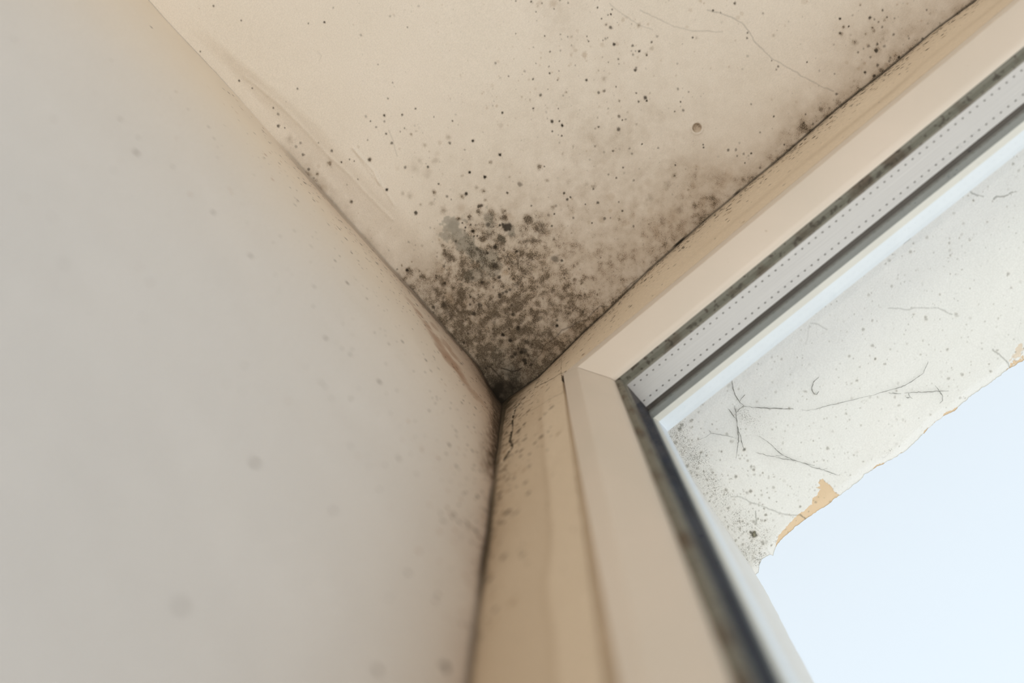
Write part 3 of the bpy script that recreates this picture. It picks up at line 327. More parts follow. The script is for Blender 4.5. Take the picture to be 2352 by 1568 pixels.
def frame_mat():
    m, nt, b = mat('frame_paint')
    tc = N(nt, 'ShaderNodeTexCoord')
    n = N(nt, 'ShaderNodeTexNoise'); n.inputs['Scale'].default_value = 22; n.inputs['Detail'].default_value = 3
    nt.links.new(tc.outputs['Object'], n.inputs['Vector'])
    n2 = N(nt, 'ShaderNodeTexNoise'); n2.inputs['Scale'].default_value = 380; n2.inputs['Detail'].default_value = 3
    nt.links.new(tc.outputs['Object'], n2.inputs['Vector'])
    c = mixc(nt, math_n(nt, 'MULTIPLY_ADD', n.outputs[0], 2.0, -0.5, clamp=True), srgb(212, 199, 185), srgb(205, 194, 180))
    spk = math_n(nt, 'DIVIDE', math_n(nt, 'SUBTRACT', n2.outputs[0], 0.74), 0.08, clamp=True)
    c = mixc(nt, math_n(nt, 'MULTIPLY', spk, 0.6), c, srgb(140, 105, 70))
    nt.links.new(c, b.inputs['Base Color'])
    b.inputs['Roughness'].default_value = 0.42
    return m
M_FRAME = frame_mat()

def simple(name, col, rough=0.6, metal=0.0, nz=0.12, scale=60, stretch=None, col2=None, spec=0.4):
    m, nt, b = mat(name)
    tc = N(nt, 'ShaderNodeTexCoord')
    n = N(nt, 'ShaderNodeTexNoise'); n.inputs['Scale'].default_value = scale; n.inputs['Detail'].default_value = 4
    if stretch:
        mp = N(nt, 'ShaderNodeMapping'); mp.inputs['Scale'].default_value = stretch
        nt.links.new(tc.outputs['Object'], mp.inputs[0]); nt.links.new(mp.outputs[0], n.inputs['Vector'])
    else: nt.links.new(tc.outputs['Object'], n.inputs['Vector'])
    c2 = col2 or tuple(c * (1 - nz * 2.5) for c in col[:3]) + (1,)
    c = mixc(nt, math_n(nt, 'MULTIPLY_ADD', n.outputs[0], 2.4, -0.7, clamp=True), col, c2)
    nt.links.new(c, b.inputs['Base Color'])
    b.inputs['Roughness'].default_value = rough; b.inputs['Metallic'].default_value = metal
    b.inputs['Specular IOR Level'].default_value = spec
    return m

def gasket_mat(name, base, spots, th):
    m, nt, b = mat(name)
    tc = N(nt, 'ShaderNodeTexCoord')
    n = N(nt, 'ShaderNodeTexNoise'); n.inputs['Scale'].default_value = 330; n.inputs['Detail'].default_value = 4
    n3 = N(nt, 'ShaderNodeTexNoise'); n3.inputs['Scale'].default_value = 60; n3.inputs['Detail'].default_value = 4
    for k in (n, n3): nt.links.new(tc.outputs['Object'], k.inputs['Vector'])
    a = math_n(nt, 'DIVIDE', math_n(nt, 'SUBTRACT', n.outputs[0], th), 0.06, clamp=True)
    a2 = math_n(nt, 'DIVIDE', math_n(nt, 'SUBTRACT', n3.outputs[0], 0.53), 0.10, clamp=True)
    c = mixc(nt, math_n(nt, 'MULTIPLY', a2, 0.75), base, spots)
    c = mixc(nt, math_n(nt, 'MULTIPLY', a, 0.8), c, tuple(v * 0.5 for v in spots[:3]) + (1,))
    nt.links.new(c, b.inputs['Base Color']); b.inputs['Roughness'].default_value = 0.7
    return m
M_GASK = gasket_mat('grimy_rubber', (0.165, 0.155, 0.122, 1), (0.075, 0.045, 0.022, 1), 0.58)
M_BUTYL = gasket_mat('grimy_sealant', (0.13, 0.12, 0.09, 1), (0.055, 0.032, 0.014, 1), 0.54)
M_BLACK = simple('black_rubber', (0.02, 0.018, 0.016, 1), 0.6)
M_GREYR = simple('grey_rubber', (0.17, 0.18, 0.175, 1), 0.55, nz=0.05)
M_CREAM = simple('aged_cream_plastic', srgb(222, 218, 211), 0.45, nz=0.02)
M_WHITE = simple('white_plastic', srgb(232, 238, 247), 0.4, nz=0.015)
M_SEAM = simple('dark_seam_dirt', (0.06, 0.038, 0.018, 1), 0.9)
M_TAUPE = simple('taupe_paint', (0.20, 0.185, 0.15, 1), 0.8, nz=0.03, scale=8)
M_BEAD = simple('aged_filler', srgb(178, 156, 130), 0.6, nz=0.05)
M_WEB = simple('sooty_cobweb', (0.20, 0.20, 0.185, 1), 0.9)
M_HUSK = simple('insect_shell', (0.07, 0.065, 0.045, 1), 0.6, col2=(0.25, 0.23, 0.16, 1), scale=900)

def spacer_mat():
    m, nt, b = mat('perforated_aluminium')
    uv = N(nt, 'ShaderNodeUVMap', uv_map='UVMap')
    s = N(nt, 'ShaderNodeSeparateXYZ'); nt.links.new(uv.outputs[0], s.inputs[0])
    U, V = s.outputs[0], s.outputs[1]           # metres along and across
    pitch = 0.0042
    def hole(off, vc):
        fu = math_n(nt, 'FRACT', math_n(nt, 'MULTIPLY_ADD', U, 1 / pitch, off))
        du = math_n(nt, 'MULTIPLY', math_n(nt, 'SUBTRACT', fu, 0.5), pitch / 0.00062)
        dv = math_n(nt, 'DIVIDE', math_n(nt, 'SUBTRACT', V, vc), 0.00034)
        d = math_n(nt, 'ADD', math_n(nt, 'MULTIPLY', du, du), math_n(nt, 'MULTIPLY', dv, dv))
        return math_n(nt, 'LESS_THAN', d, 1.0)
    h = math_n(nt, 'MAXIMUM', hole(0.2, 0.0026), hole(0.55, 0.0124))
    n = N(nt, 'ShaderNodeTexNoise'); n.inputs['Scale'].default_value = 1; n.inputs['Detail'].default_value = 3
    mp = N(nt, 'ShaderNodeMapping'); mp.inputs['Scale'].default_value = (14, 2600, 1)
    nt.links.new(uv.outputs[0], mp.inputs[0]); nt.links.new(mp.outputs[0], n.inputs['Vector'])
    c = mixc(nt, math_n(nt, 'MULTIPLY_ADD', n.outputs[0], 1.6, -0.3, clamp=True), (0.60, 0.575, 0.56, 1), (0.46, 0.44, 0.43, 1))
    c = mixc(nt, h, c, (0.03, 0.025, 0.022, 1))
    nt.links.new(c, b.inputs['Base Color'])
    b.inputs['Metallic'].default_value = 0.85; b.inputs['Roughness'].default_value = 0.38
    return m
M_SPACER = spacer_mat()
M_SPDARK = simple('spacer_dark_reflection', (0.030, 0.036, 0.052, 1), 0.8, scale=90, col2=(0.012, 0.014, 0.02, 1), spec=0.06)  # same aluminium bar, its dark grazing reflection put into the base colour

def glass_mat():
    m = bpy.data.materials.new('window_glass'); m.use_nodes = True
    nt = m.node_tree; nt.nodes.clear()
    tr = N(nt, 'ShaderNodeBsdfTransparent'); tr.inputs[0].default_value = (0.985, 0.995, 0.99, 1)
    gl = N(nt, 'ShaderNodeBsdfGlossy'); gl.inputs['Roughness'].default_value = 0.02
    fs = N(nt, 'ShaderNodeFresnel'); fs.inputs['IOR'].default_value = 1.18
    ge = N(nt, 'ShaderNodeNewGeometry')
    fr = N(nt, 'ShaderNodeMath', operation='MULTIPLY'); nt.links.new(fs.outputs[0], fr.inputs[0])
    nt.links.new(math_n(nt, 'SUBTRACT', 1.0, ge.outputs['Backfacing']), fr.inputs[1])
    mx = N(nt, 'ShaderNodeMixShader'); o = N(nt, 'ShaderNodeOutputMaterial')
    nt.links.new(fr.outputs[0], mx.inputs[0]); nt.links.new(tr.outputs[0], mx.inputs[1]); nt.links.new(gl.outputs[0], mx.inputs[2])
    nt.links.new(mx.outputs[0], o.inputs[0])
    return m
M_GLASS = glass_mat()

# ------------------------------------------------------------------ shapes of the old plaster
YX = np.array([-0.05, 0, .0075, .0236, .0434, .0629, .0851, .108, .1226, .171, .22, .2656, .30, .33, .36, .45])
YV = np.array([.0042, .0042, .0050, .0066, .0048, .003, .002, 0, -.001, -.002, -.0018, -.0024, -.001, -.0008, .0012, .001])
def y_window(x, z):                          # window wall, bulges where it was filled
    zz = np.clip(-z, 0, None)
    f = np.where(x > 0.0446, np.clip(1 - zz / 0.0665, 0, 1) ** 1.5, np.exp(-zz / 0.028) * np.clip(1 - zz / 0.5, 0, 1))
    f = np.where(x > 0.0446, f, f * (1 - sstep(0.03, 0.0446, x)) + sstep(0.03, 0.0446, x) * np.clip(1 - zz / 0.0665, 0, 1) ** 1.5)
    return np.interp(x, YX, YV) * f + (fbm(x, z, 60, 3, 3) - 0.5) * 0.0006
def x_left(y, z):
    zz = np.clip(-z, 0, None)
    return -0.0018 * np.exp(-zz / 0.06) - 0.005 * sstep(-0.03, 0.004, y) * np.exp(-zz / 0.025) + (fbm(y, z, 40, 9, 3) - 0.5) * 0.0008
W_BAND = lambda y: np.interp(-y, [0.0, .06, .12, .19, .25, .30, .6], [.020, .026, .030, .026, .018, .010, .008])
def z_ceiling(x, y):
    w = W_BAND(y) + (fbm(x, y, 45, 77, 2) - 0.5) * 0.003
    cove = 0.0045 * (1 - sstep(0.25, 1.0, x / w)) * sstep(0.30, 0.24, -y) * sstep(0.02, 0.08, -y)
    crater = -0.0  + 0.0009 * np.exp(-(np.hypot(x - CRATER[0], y - CRATER[1]) / 0.0024) ** 6) - 0.0006 * np.exp(-((np.hypot(x - CRATER[0], y - CRATER[1]) - 0.0034) / 0.0008) ** 2)
    n = (fbm(x, y, 18, 4, 3) - 0.5) * 0.0016 + (fbm(x, y, 160, 8, 3) - 0.5) * 0.0003
    scr = 0
    for pts, h, wd in RIDGES:
        d = seg_dist(x, y, pts); scr = scr - h * np.exp(-(d / wd) ** 2)
    return cove + crater + n + scr

# ------------------------------------------------------------------ ceiling
us = axis(-0.30, -0.012, 0.375, 2.4, 0.00042)
vs = axis(-2.4, -0.330, 0.012, 0.05, 0.00042)
U, V = grid_arrays(us, vs)
st = StainAndLight(us, vs, 11)
G_U, G_V = np.meshgrid(us, vs, indexing='ij')
inside = (G_V > -0.4) & (G_U < 0.45)
nz = fbm(G_U, G_V, 55, 21, 4); nz2 = fbm(G_U, G_V, 160, 22, 4)
for (u, v, r, s_) in CEILING_FIELD:
    d = np.hypot(G_U - u / 1e3, G_V - v / 1e3)
    st.a[:, :, 2] += s_ * np.exp(-(d / (r / 1e3)) ** 2) * np.clip(-0.15 + 2.3 * (nz * 0.6 + nz2 * 0.4), 0, 2.2)
for (u, v, r, s_) in BROWN_FIELD:
    d = np.hypot(G_U - u / 1e3, G_V - v / 1e3)
    st.a[:, :, 1] += s_ * np.exp(-(d / (r / 1e3)) ** 2) * np.clip(-0.3 + 2.6 * (nz * 0.5 + nz2 * 0.5), 0, 2)
# growth creeping out of both joints
dl = np.clip(G_U - x_left(G_V, 0 * G_V), 0, None)
yw = np.interp(G_U, YX, YV)
dw = np.clip(yw - G_V, 0, None)
pl = np.interp(-G_V, [0, .03, .08, .12, .16, .19, .215, .25, .3], [1, .95, .8, .45, .5, .5, .12, .03, .0])
pw = np.interp(G_U, [0, .05, .10, .15, .19, .24, .27, .32, .37], [1, .9, .75, .75, .65, .85, .85, .8, .75])
gl_ = pl * np.exp(-dl / (0.004 + 0.006 * nz)) * (0.3 + 1.3 * nz2)
gw_ = pw * np.exp(-dw / (0.0035 + 0.007 * nz)) * (0.3 + 1.3 * nz2)
st.a[:, :, 2] += 0.75 * gl_ + 0.75 * gw_
st.a[:, :, 1] += 0.30 * gl_ + 0.45 * gw_ * (0.4 + nz)
st.a[:, :, 0] = np.maximum(st.a[:, :, 0], 0.95 * pw * (1 - sstep(0.0004, 0.0011 + 0.0012 * nz2, dw)))
st.a[:, :, 0] = np.maximum(st.a[:, :, 0], 0.8 * np.clip(pl - 0.15, 0, 1) * (1 - sstep(0.0003, 0.0010 + 0.0014 * nz2, dl)))
hair = 0.35 * (1 - sstep(0.0002, 0.0007, dl)) * sstep(0.2, 0.28, -G_V)
st.a[:, :, 0] = np.maximum(st.a[:, :, 0], hair)
# open black gaps along the window joint
gap = sstep(.128, .14, G_U) * (1 - sstep(.205, .215, G_U)) * sstep(0.42, 0.60, vnoise(G_U, G_U * 0, 90, 5))
st.a[:, :, 0] = np.maximum(st.a[:, :, 0], gap * (1 - sstep(0.0010, 0.0019, dw)))
# deepest corner
dc = np.hypot(G_U + 0.003, G_V - 0.002)
st.a[:, :, 0] = np.maximum(st.a[:, :, 0], 1.0 * np.exp(-(dc / 0.019) ** 2) * (0.25 + 1.3 * nz2))
st.a[:, :, 2] += 1.1 * np.exp(-(dc / 0.040) ** 2); st.a[:, :, 3] = np.maximum(st.a[:, :, 3], .35 * np.exp(-(dc / .05) ** 2))
st.a[:, :, 1] += 0.35 * np.exp(-(dc / 0.045) ** 2) * (0.4 + nz)
pa = in_poly(G_U * 1e3 + (nz2 - .5) * 4, G_V * 1e3 + (nz - .5) * 4, PEEL_AREA)
st.a[:, :, 1] += 0.40 * pa * (0.5 + nz2); st.a[:, :, 2] += 0.22 * pa
st.spots(CEILING_SPOTS)
for pts, w_, s_ in CEILING_LINES: st.line(pts, w_, s_ * (.55 if w_ < .36 else 1))
for pts, w_, s_ in PEEL_LINES: st.line(pts, w_ * .8, s_ * .6)
# big lobed colony
for du, dv, r_ in ((0, 0, .0022), (.0014, .0006, .0018), (-.0010, .0012, .0018), (.0006, .0024, .0013), (-.0006, -.0020, .0011), (-.0022, -.0030, .0007)):
    st.spot(BIG[0] + du, BIG[1] + dv, r_, 0.92, 0)
cd = np.hypot(G_U - CRATER[0], G_V - CRATER[1])
st.a[:, :, 1] = np.maximum(st.a[:, :, 1], 0.55 * (1 - sstep(0.0024, 0.0030, cd)) * (0.5 + nz2 * .9)); st.a[:, :, 2] += 0.45 * (1 - sstep(0.0024, 0.003, cd))
# scattered pin spots
def near(r):
    while True:
        u = r.uniform(0, .37); v = -r.uniform(0, .32)
        if u / .37 - v / .32 > 1.02: continue
        p = 0.25 + 0.9 * math.exp(-((u - .05) ** 2 + (v + .06) ** 2) / .007) + 0.55 * math.exp(-(v / .03) ** 2) + .35 * (u > .1)
        if u < .06 and v < -.16: p *= .3
        if r.rand() < p / 1.3: return u, v
st.scatter(1500, near, lambda r: 0.00015 + 0.0005 * r.rand() ** 4, (0, 1, 1), (0.06, 0.40))
def patch(r):
    while True:
        u = r.uniform(0, .13); v = -r.uniform(0, .13)
        if r.rand() < math.exp(-((u - .035) ** 2 + (v + .045) ** 2) / .0016): return u, v
st.scatter(340, patch, lambda r: 0.0003 + 0.0020 * r.rand() ** 2.2, (0, 2, 1, 2, 2), (0.35, 0.9))
tex = fbm(G_U, G_V, 300, 91, 3); tex = np.clip((tex - .5) * 1.25 + .5, 0, 1)
st.a[:, :, 2] = 0.90 * (1 - np.exp(-st.a[:, :, 2] / 0.62)) * (0.50 + 1.0 * tex)
st.a[:, :, 1] = 0.75 * (1 - np.exp(-st.a[:, :, 1] / 0.75))
P = np.stack([U, V, z_ceiling(U, V)], 1)
o = slab('ceiling', P, grid_faces(len(us), len(vs), True), perimeter(len(us), len(vs)), (0, 0, 0.12), M_CEIL, st.a.reshape(-1, 4))
tag(o, 'beige painted plaster ceiling with a dense patch of black mould in the corner', 'ceiling', kind='structure')

# ------------------------------------------------------------------ left wall (u = y, v = z)
us = axis(-2.4, -0.330, 0.010, 0.03, 0.0006)
vs = axis(-CEIL, -0.43, 0.004, 0.11, 0.0006)
U, V = grid_arrays(us, vs)
st = StainAndLight(us, vs, 23)
G_U, G_V = np.meshgrid(us, vs, indexing='ij')
nz = fbm(G_U, G_V, 60, 31, 4); nz2 = fbm(G_U, G_V, 170, 32, 4)
dz = np.clip(-G_V, 0, None); dy = np.clip(0.0042 * np.exp(-dz / 0.028) - G_U, 0, None)
pl = np.interp(-G_U, [0, .03, .08, .12, .16, .19, .215, .25, .3], [1, .95, .8, .5, .55, .45, .1, .02, .0])
g = pl * np.exp(-dz / (0.008 + 0.014 * nz))
st.a[:, :, 2] += 0.75 * g * (0.4 + nz2)
st.a[:, :, 1] += 0.28 * g * (0.4 + nz)
st.a[:, :, 0] = np.maximum(st.a[:, :, 0], 0.75 * np.clip(pl - .15, 0, 1) * (1 - sstep(0.001, 0.003 + 0.004 * nz2, dz)))
pv = np.interp(-G_V, [0, .05, .12, .15, .18, .23, .26, .30, .36, .43], [1, 1, .95, .6, .85, .95, .6, .55, .75, .5])
g = pv * np.exp(-dy / (0.0022 + 0.0055 * nz))
st.a[:, :, 2] += 0.6 * g * (0.4 + nz2)
st.a[:, :, 1] += 0.5 * g
st.a[:, :, 0] = np.maximum(st.a[:, :, 0], 0.95 * pv * (1 - sstep(0.0006, 0.0016 + 0.0030 * nz2, dy)))
dc = np.hypot(G_U, G_V * 0.55)
st.a[:, :, 0] = np.maximum(st.a[:, :, 0], np.exp(-(dc / 0.021) ** 2) * (0.35 + 1.2 * nz2))
st.a[:, :, 2] += 0.8 * np.exp(-(dc / 0.035) ** 2); st.a[:, :, 1] += 0.35 * np.exp(-(dc / 0.045) ** 2)
st.a[:, :, 1] += 0.06 * np.exp(-dy / 0.06) + 0.055 * np.exp(-dz / 0.14)  # warm ceiling bounce painted in as a faint brown tint along both joints
nh = fbm(G_U * 2.2, G_V * 1.2 + G_U * 1.6, 260, 35, 3)
band = np.exp(-(dy / 0.0085) ** 2) * sstep(-.165, -.14, G_V) * (0.1 + 1.6 * nh)
st.a[:, :, 0] = np.maximum(st.a[:, :, 0], 0.75 * band); st.a[:, :, 2] += 0.7 * band; st.a[:, :, 1] += .3 * band
st.a[:, :, 3] = np.clip(1.15 * np.exp(-dz / 0.13) * (0.8 + 0.4 * fbm(G_U, G_V, 9, 37, 3)) + 0.35 * np.exp(-dy / .05), 0, .95)  # painted bounce light: warm tint fading away from the ceiling and the corner
st.spots([(a, b, r * (1.9 if k == 4 else 1), s_ * (1.5 if k == 4 else 1), k) for a, b, r, s_, k in WALL_SPOTS])
def nw(r):
    while True:
        y = -r.uniform(0, .25); z = -r.uniform(0, .30)
        p = math.exp(z / .028) * (1 if y > -.2 else .2) + math.exp(y / .016) * (.9 if z > -.24 else .3) + 0.03
        if r.rand() < p: return y, z
st.scatter(900, nw, lambda r: 0.0003 + 0.0009 * r.rand() ** 3, (0, 0, 1), (0.15, 0.75))
P = np.stack([x_left(U, V), U, V], 1)
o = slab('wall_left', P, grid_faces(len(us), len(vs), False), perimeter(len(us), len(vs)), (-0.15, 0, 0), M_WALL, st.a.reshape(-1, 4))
tag(o, 'pale painted side wall with scattered mould specks, blurred towards the camera', 'wall', kind='structure')

# ------------------------------------------------------------------ window wall: strip beside the frame and strip above it (u = x, v = z)
X1, Z1 = 0.0446, 0.0674
def window_strip(name, us, vs, seed, label, thick):
    U, V = grid_arrays(us, vs)
    st = StainAndLight(us, vs, seed)
    G_U, G_V = np.meshgrid(us, vs, indexing='ij')
    nz = fbm(G_U, G_V, 60, 41, 4); nz2 = fbm(G_U, G_V, 170, 42, 4)
    dz = np.clip(-G_V, 0, None); dx = np.clip(G_U, 0, None)
    pw = np.interp(G_U, [0, .05, .10, .15, .19, .24, .27, .32, .37], [1, .8, .55, .55, .4, .5, .4, .3, .2])
    g = pw * np.exp(-dz / (0.006 + 0.006 * nz))
    st.a[:, :, 2] += 0.45 * g * (0.3 + nz2); st.a[:, :, 1] += 0.35 * g * (0.3 + nz)
    st.a[:, :, 0] = np.maximum(st.a[:, :, 0], 0.95 * pw * (1 - sstep(0.0008, 0.0016 + (0.003 + 0.011 * pw) * nz2 ** 2 * 1.6, dz)))
    pv = np.interp(-G_V, [0, .05, .12, .15, .18, .23, .26, .30, .36, .43], [1, .95, .6, .6, .85, .9, .5, .5, .7, .4])
    g = pv * np.exp(-dx / (0.003 + 0.007 * nz))
    st.a[:, :, 2] += 0.5 * g * (0.4 + nz2); st.a[:, :, 1] += 0.45 * g
    st.a[:, :, 0] = np.maximum(st.a[:, :, 0], 0.95 * pv * (1 - sstep(0.0009, 0.0018 + 0.0040 * nz2 ** 2, dx)))
    dc = np.hypot(G_U * 1.1, G_V * 0.22)
    st.a[:, :, 0] = np.maximum(st.a[:, :, 0], np.exp(-(dc / 0.014) ** 2) * (0.3 + 1.3 * nz2))
    dc = np.hypot(G_U * 0.75, G_V)
    st.a[:, :, 0] = np.maximum(st.a[:, :, 0], np.exp(-(dc / 0.020) ** 2) * (0.4 + 1.2 * nz2))
    st.a[:, :, 1] += 0.25 * np.exp(-(dc / 0.05) ** 2)
    # limit of the yellowed filler on the jamb strip
    e = np.array(STAIN_EDGE)
    ex = np.interp(-G_V, [0.0] + list(-e[:-3, 1] / 1e3) + [0.5], [.034] + list(e[:-3, 0] / 1e3) + [.03]) + (nz - .5) * 0.001
    tint = (1 - sstep(-0.0012, 0.0012, G_U - ex)) * sstep(.05, .10, dz) * (G_U < X1)
    st.a[:, :, 1] += 0.17 * tint + 0.10 * np.exp(-((G_U - ex + .001) / .0016) ** 2) * sstep(.07, .12, dz) * (G_U < X1)
    # yellow run on the strip above the window
    hy = fbm(G_U, G_V * 0 + 1, 30, 7, 3)
    run = np.exp(-((dz - 0.046 - .006 * hy) / 0.004) ** 2) * sstep(.10, .2, G_U) * (0.3 + hy)
    st.a[:, :, 1] += 0.22 * run * (G_U > X1)
    st.a[:, :, 1] += (0.17 * np.exp(-G_U / 0.11)) * (G_U > X1) + 0.19 * (G_U <= X1)
    for pts, w_, s_ in WINDOW_WALL_LINES: st.line(pts, w_, s_, wob=0.001)
    def f1(r):
        while True:
            x = r.uniform(0, .40); z = -r.uniform(0, .064)
            if r.rand() < math.exp(z / .009) * (1.0 if x < .1 else .75) + .03 * (x < .12): return x, z
    def f2(r):
        while True:
            x = r.uniform(0, .044); z = -r.uniform(0, .28)
            if r.rand() < math.exp(-x / .010) * math.exp(z / .16) * (1.2 if z > -.16 else .7): return x, z
    st.scatter(1500, f1, lambda r: 0.0003 + 0.0011 * r.rand() ** 3, (0, 0, 1), (0.3, 0.9))
    st.scatter(800, f2, lambda r: 0.0004 + 0.0015 * r.rand() ** 3, (0, 0, 1), (0.25, 0.8))
    Y = y_window(U, V)
    if us[0] < 0:                            # sunken crack beside the corner
        for pts, w_, s_ in WINDOW_WALL_LINES[:2]:
            d = seg_dist(U, V, [(a / 1e3, b / 1e3) for a, b in pts]); Y = Y + 0.0012 * np.exp(-(d / (w_ * 0.9e-3)) ** 2)
    P = np.stack([U, Y, V], 1)
    o = slab(name, P, grid_faces(len(us), len(vs), False), perimeter(len(us), len(vs)), (0, thick, 0), M_WIN, st.a.reshape(-1, 4))
    return tag(o, label, 'wall', kind='structure')
window_strip('wall_window', axis(-0.03, -0.002, X1 - 0.0004, X1 - 0.0003, 0.00045), axis(-CEIL, -0.43, 0.002, 0.02, 0.0006), 37,
             'yellowed plaster strip between the room corner and the window jamb, cracked and mouldy', 0.0172)
window_strip('wall_top', axis(X1 - 0.0003, X1, 0.40, 1.7, 0.00045), axis(-Z1 + 0.0003, -Z1 + 0.0004, 0.002, 0.02, 0.00045), 38,
             'narrow beige plaster strip between the ceiling and the top of the window frame', 0.0172)

# ------------------------------------------------------------------ window
win = bpy.data.objects.new('window_1', None); COL.objects.link(win)
win.location = (0, 0, 0)
tag(win, 'cream framed double glazed window seen from below its upper left corner', 'window', kind='structure')

def prof_mesh(name, prof, m, side, length=1.7, parent=None, uvface=None, inset=0.0):
    """prof: list of (s, y); s is the distance inwards from the frame groove. side: 'jamb' or 'head'"""
    bm = bmesh.new()
    uvl = bm.loops.layers.uv.new('UVMap')
    def sh(s): return s if s <= 0.0213 else 0.0213 - (s - 0.0213) * 0.16
    A, B = [], []
    for s, y in prof:
        if side == 'jamb':
            A.append(bm.verts.new((X1 + s, y, CEIL - Z1 - sh(s) - inset))); B.append(bm.verts.new((X1 + s, y, CEIL - length)))
        else:
            A.append(bm.verts.new((X1 + s + inset, y, CEIL - Z1 - sh(s)))); B.append(bm.verts.new((X1 + length, y, CEIL - Z1 - sh(s))))
    n = len(prof)
    for i in range(n):
        j = (i + 1) % n
        f = bm.faces.new((A[i], A[j], B[j], B[i])); f.smooth = True
        w = [0, 0]
        for lp in f.loops:
            v = lp.vert
            al = (CEIL - v.co.z) if side == 'jamb' else v.co.x
            lp[uvl].uv = (al, v.co.y - 0.0222)
    bm.faces.new(A[::-1]); bm.faces.new(B)
    bmesh.ops.recalc_face_normals(bm, faces=bm.faces[:])
    me = bpy.data.meshes.new(name); bm.to_mesh(me); bm.free()
    me.set_sharp_from_angle(angle=math.radians(28))
    return link(name, me, m, parent)

def arc(p, r0, p2, n=3): return [tuple(p[i] + (p2[i] - p[i]) * k / n for i in (0, 1)) for k in range(n + 1)]
FR = [(0.0004, 0.0006), (0.0010, 0.0001), (0.0094, 0.0), (0.0101, 0.0002), (0.0107, 0.0008), (0.0186, 0.0108), (0.0198, 0.0122), (0.0208, 0.0136),
      (0.0214, 0.0150), (0.0217, 0.0158), (0.0217, 0.0162), (0.0004, 0.0162)]
GK = [(0.0190, 0.0163), (0.0219, 0.0163), (0.0236, 0.0168), (0.0246, 0.0176), (0.0249, 0.0185), (0.0190, 0.0185)]
BT = [(0.012, 0.0186), (0.0248, 0.0186), (0.0251, 0.0222), (0.012, 0.0222)]
SP = [(0.0125, 0.0222), (0.0251, 0.0222), (0.0251, 0.0380), (0.0125, 0.0380)]
OG = [(0.010, 0.0413), (0.0172, 0.0413), (0.0176, 0.0416), (0.0176, 0.0430), (0.010, 0.0430)]
GR = [(0.0177, 0.0416), (0.0205, 0.0414), (0.0230, 0.0420), (0.0240, 0.0434), (0.0240, 0.0452), (0.0177, 0.0452)]
CRM = [(0.000, 0.0452), (0.0240, 0.0452), (0.0247, 0.0462), (0.0250, 0.0487), (0.000, 0.0487)]
WH = [(-0.020, 0.0487), (0.0250, 0.0487), (0.0253, 0.0495), (0.0253, 0.0552), (0.0248, 0.0560), (-0.020, 0.0560)]
for side, word in (('jamb', 'left'), ('head', 'top')):
    fr = prof_mesh('frame_' + side, FR, M_FRAME, side, parent=win, inset=0.0002)
    prof_mesh('gasket', GK, M_GASK, side, parent=fr)
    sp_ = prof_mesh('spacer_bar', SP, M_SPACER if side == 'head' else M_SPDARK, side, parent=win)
    if side == 'jamb': sp_['label'] = 'upright spacer bar with its dark reflection painted in'
    prof_mesh('sealant', BT, M_BUTYL, side, parent=sp_)
    ou = prof_mesh('outer_frame', WH, M_WHITE, side, parent=win)
    prof_mesh('cream_lip', CRM, M_CREAM, side, parent=ou)
    prof_mesh('rubber_seal', GR, M_GREYR, side, parent=ou)
    prof_mesh('black_gasket', OG, M_BLACK, side, parent=ou)

def box(name, lo, hi, m, parent=None):
    bm = bmesh.new()
    v = [bm.verts.new((x, y, z + CEIL)) for x in (lo[0], hi[0]) for y in (lo[1], hi[1]) for z in (lo[2], hi[2])]
    for f in ((0, 1, 3, 2), (4, 6, 7, 5), (0, 4, 5, 1), (2, 3, 7, 6), (0, 2, 6, 4), (1, 5, 7, 3)): bm.faces.new([v[i] for i in f])
    bmesh.ops.recalc_face_normals(bm, faces=bm.faces[:])
    me = bpy.data.meshes.new(name); bm.to_mesh(me); bm.free()
    return link(name, me, m, parent)
o = box('glass_pane', (X1 + 0.0252, 0.0186, -1.7), (X1 + 1.69, 0.0216, -Z1 - 0.0221), M_GLASS, win); o['label'] = 'clear inner glass pane'
o = box('glass_pane', (X1 + 0.0145, 0.0381, -1.7), (X1 + 1.69, 0.0411, -Z1 - 0.0145), M_GLASS, win); o['label'] = 'clear outer glass pane'
# tapering filler bead over the groove beside the jamb
zz = np.linspace(Z1 + 0.02, 1.6, 60)
bm = bmesh.new(); prev = None
for z in zz:
    w = min(0.0006 + 0.0125 * (z - Z1 - 0.02), 0.0042); x0 = X1 - 0.0003
    cur = [bm.verts.new((x0 + a * w, y, CEIL - z)) for a, y in ((0, 0.0006), (0.08, -0.0003), (0.55, -0.0007), (0.92, -0.0003), (1.0, 0.0006))]
    if prev:
        for k in range(5): bm.faces.new((prev[k], prev[(k + 1) % 5], cur[(k + 1) % 5], cur[k]))
    else: bm.faces.new(cur)
    prev = cur
bm.faces.new(prev[::-1])
for f in bm.faces: f.smooth = True
bmesh.ops.recalc_face_normals(bm, faces=bm.faces[:])
me = bpy.data.meshes.new('filler_bead'); bm.to_mesh(me); bm.free(); link('filler_bead', me, M_BEAD, win)
# dirt that fills the mitre seam and the groove round the frame
SE = [(-0.0012, 0.0010), (0.0092, 0.0010), (0.0190, 0.0125), (0.0190, 0.0165), (-0.0012, 0.0165)]
bm = bmesh.new()
A, B = [], []
for s, y in SE:
    A.append(bm.verts.new((X1 + s - 0.002, y, CEIL - Z1 - s - 0.002))); B.append(bm.verts.new((X1 + s + 0.002, y, CEIL - Z1 - s + 0.002)))
for i in range(len(SE)):
    j = (i + 1) % len(SE); bm.faces.new((A[i], A[j], B[j], B[i]))
bm.faces.new(A[::-1]); bm.faces.new(B); bmesh.ops.recalc_face_normals(bm, faces=bm.faces[:])
me = bpy.data.meshes.new('mitre_seam'); bm.to_mesh(me); bm.free(); link('mitre_seam', me, M_SEAM, win)

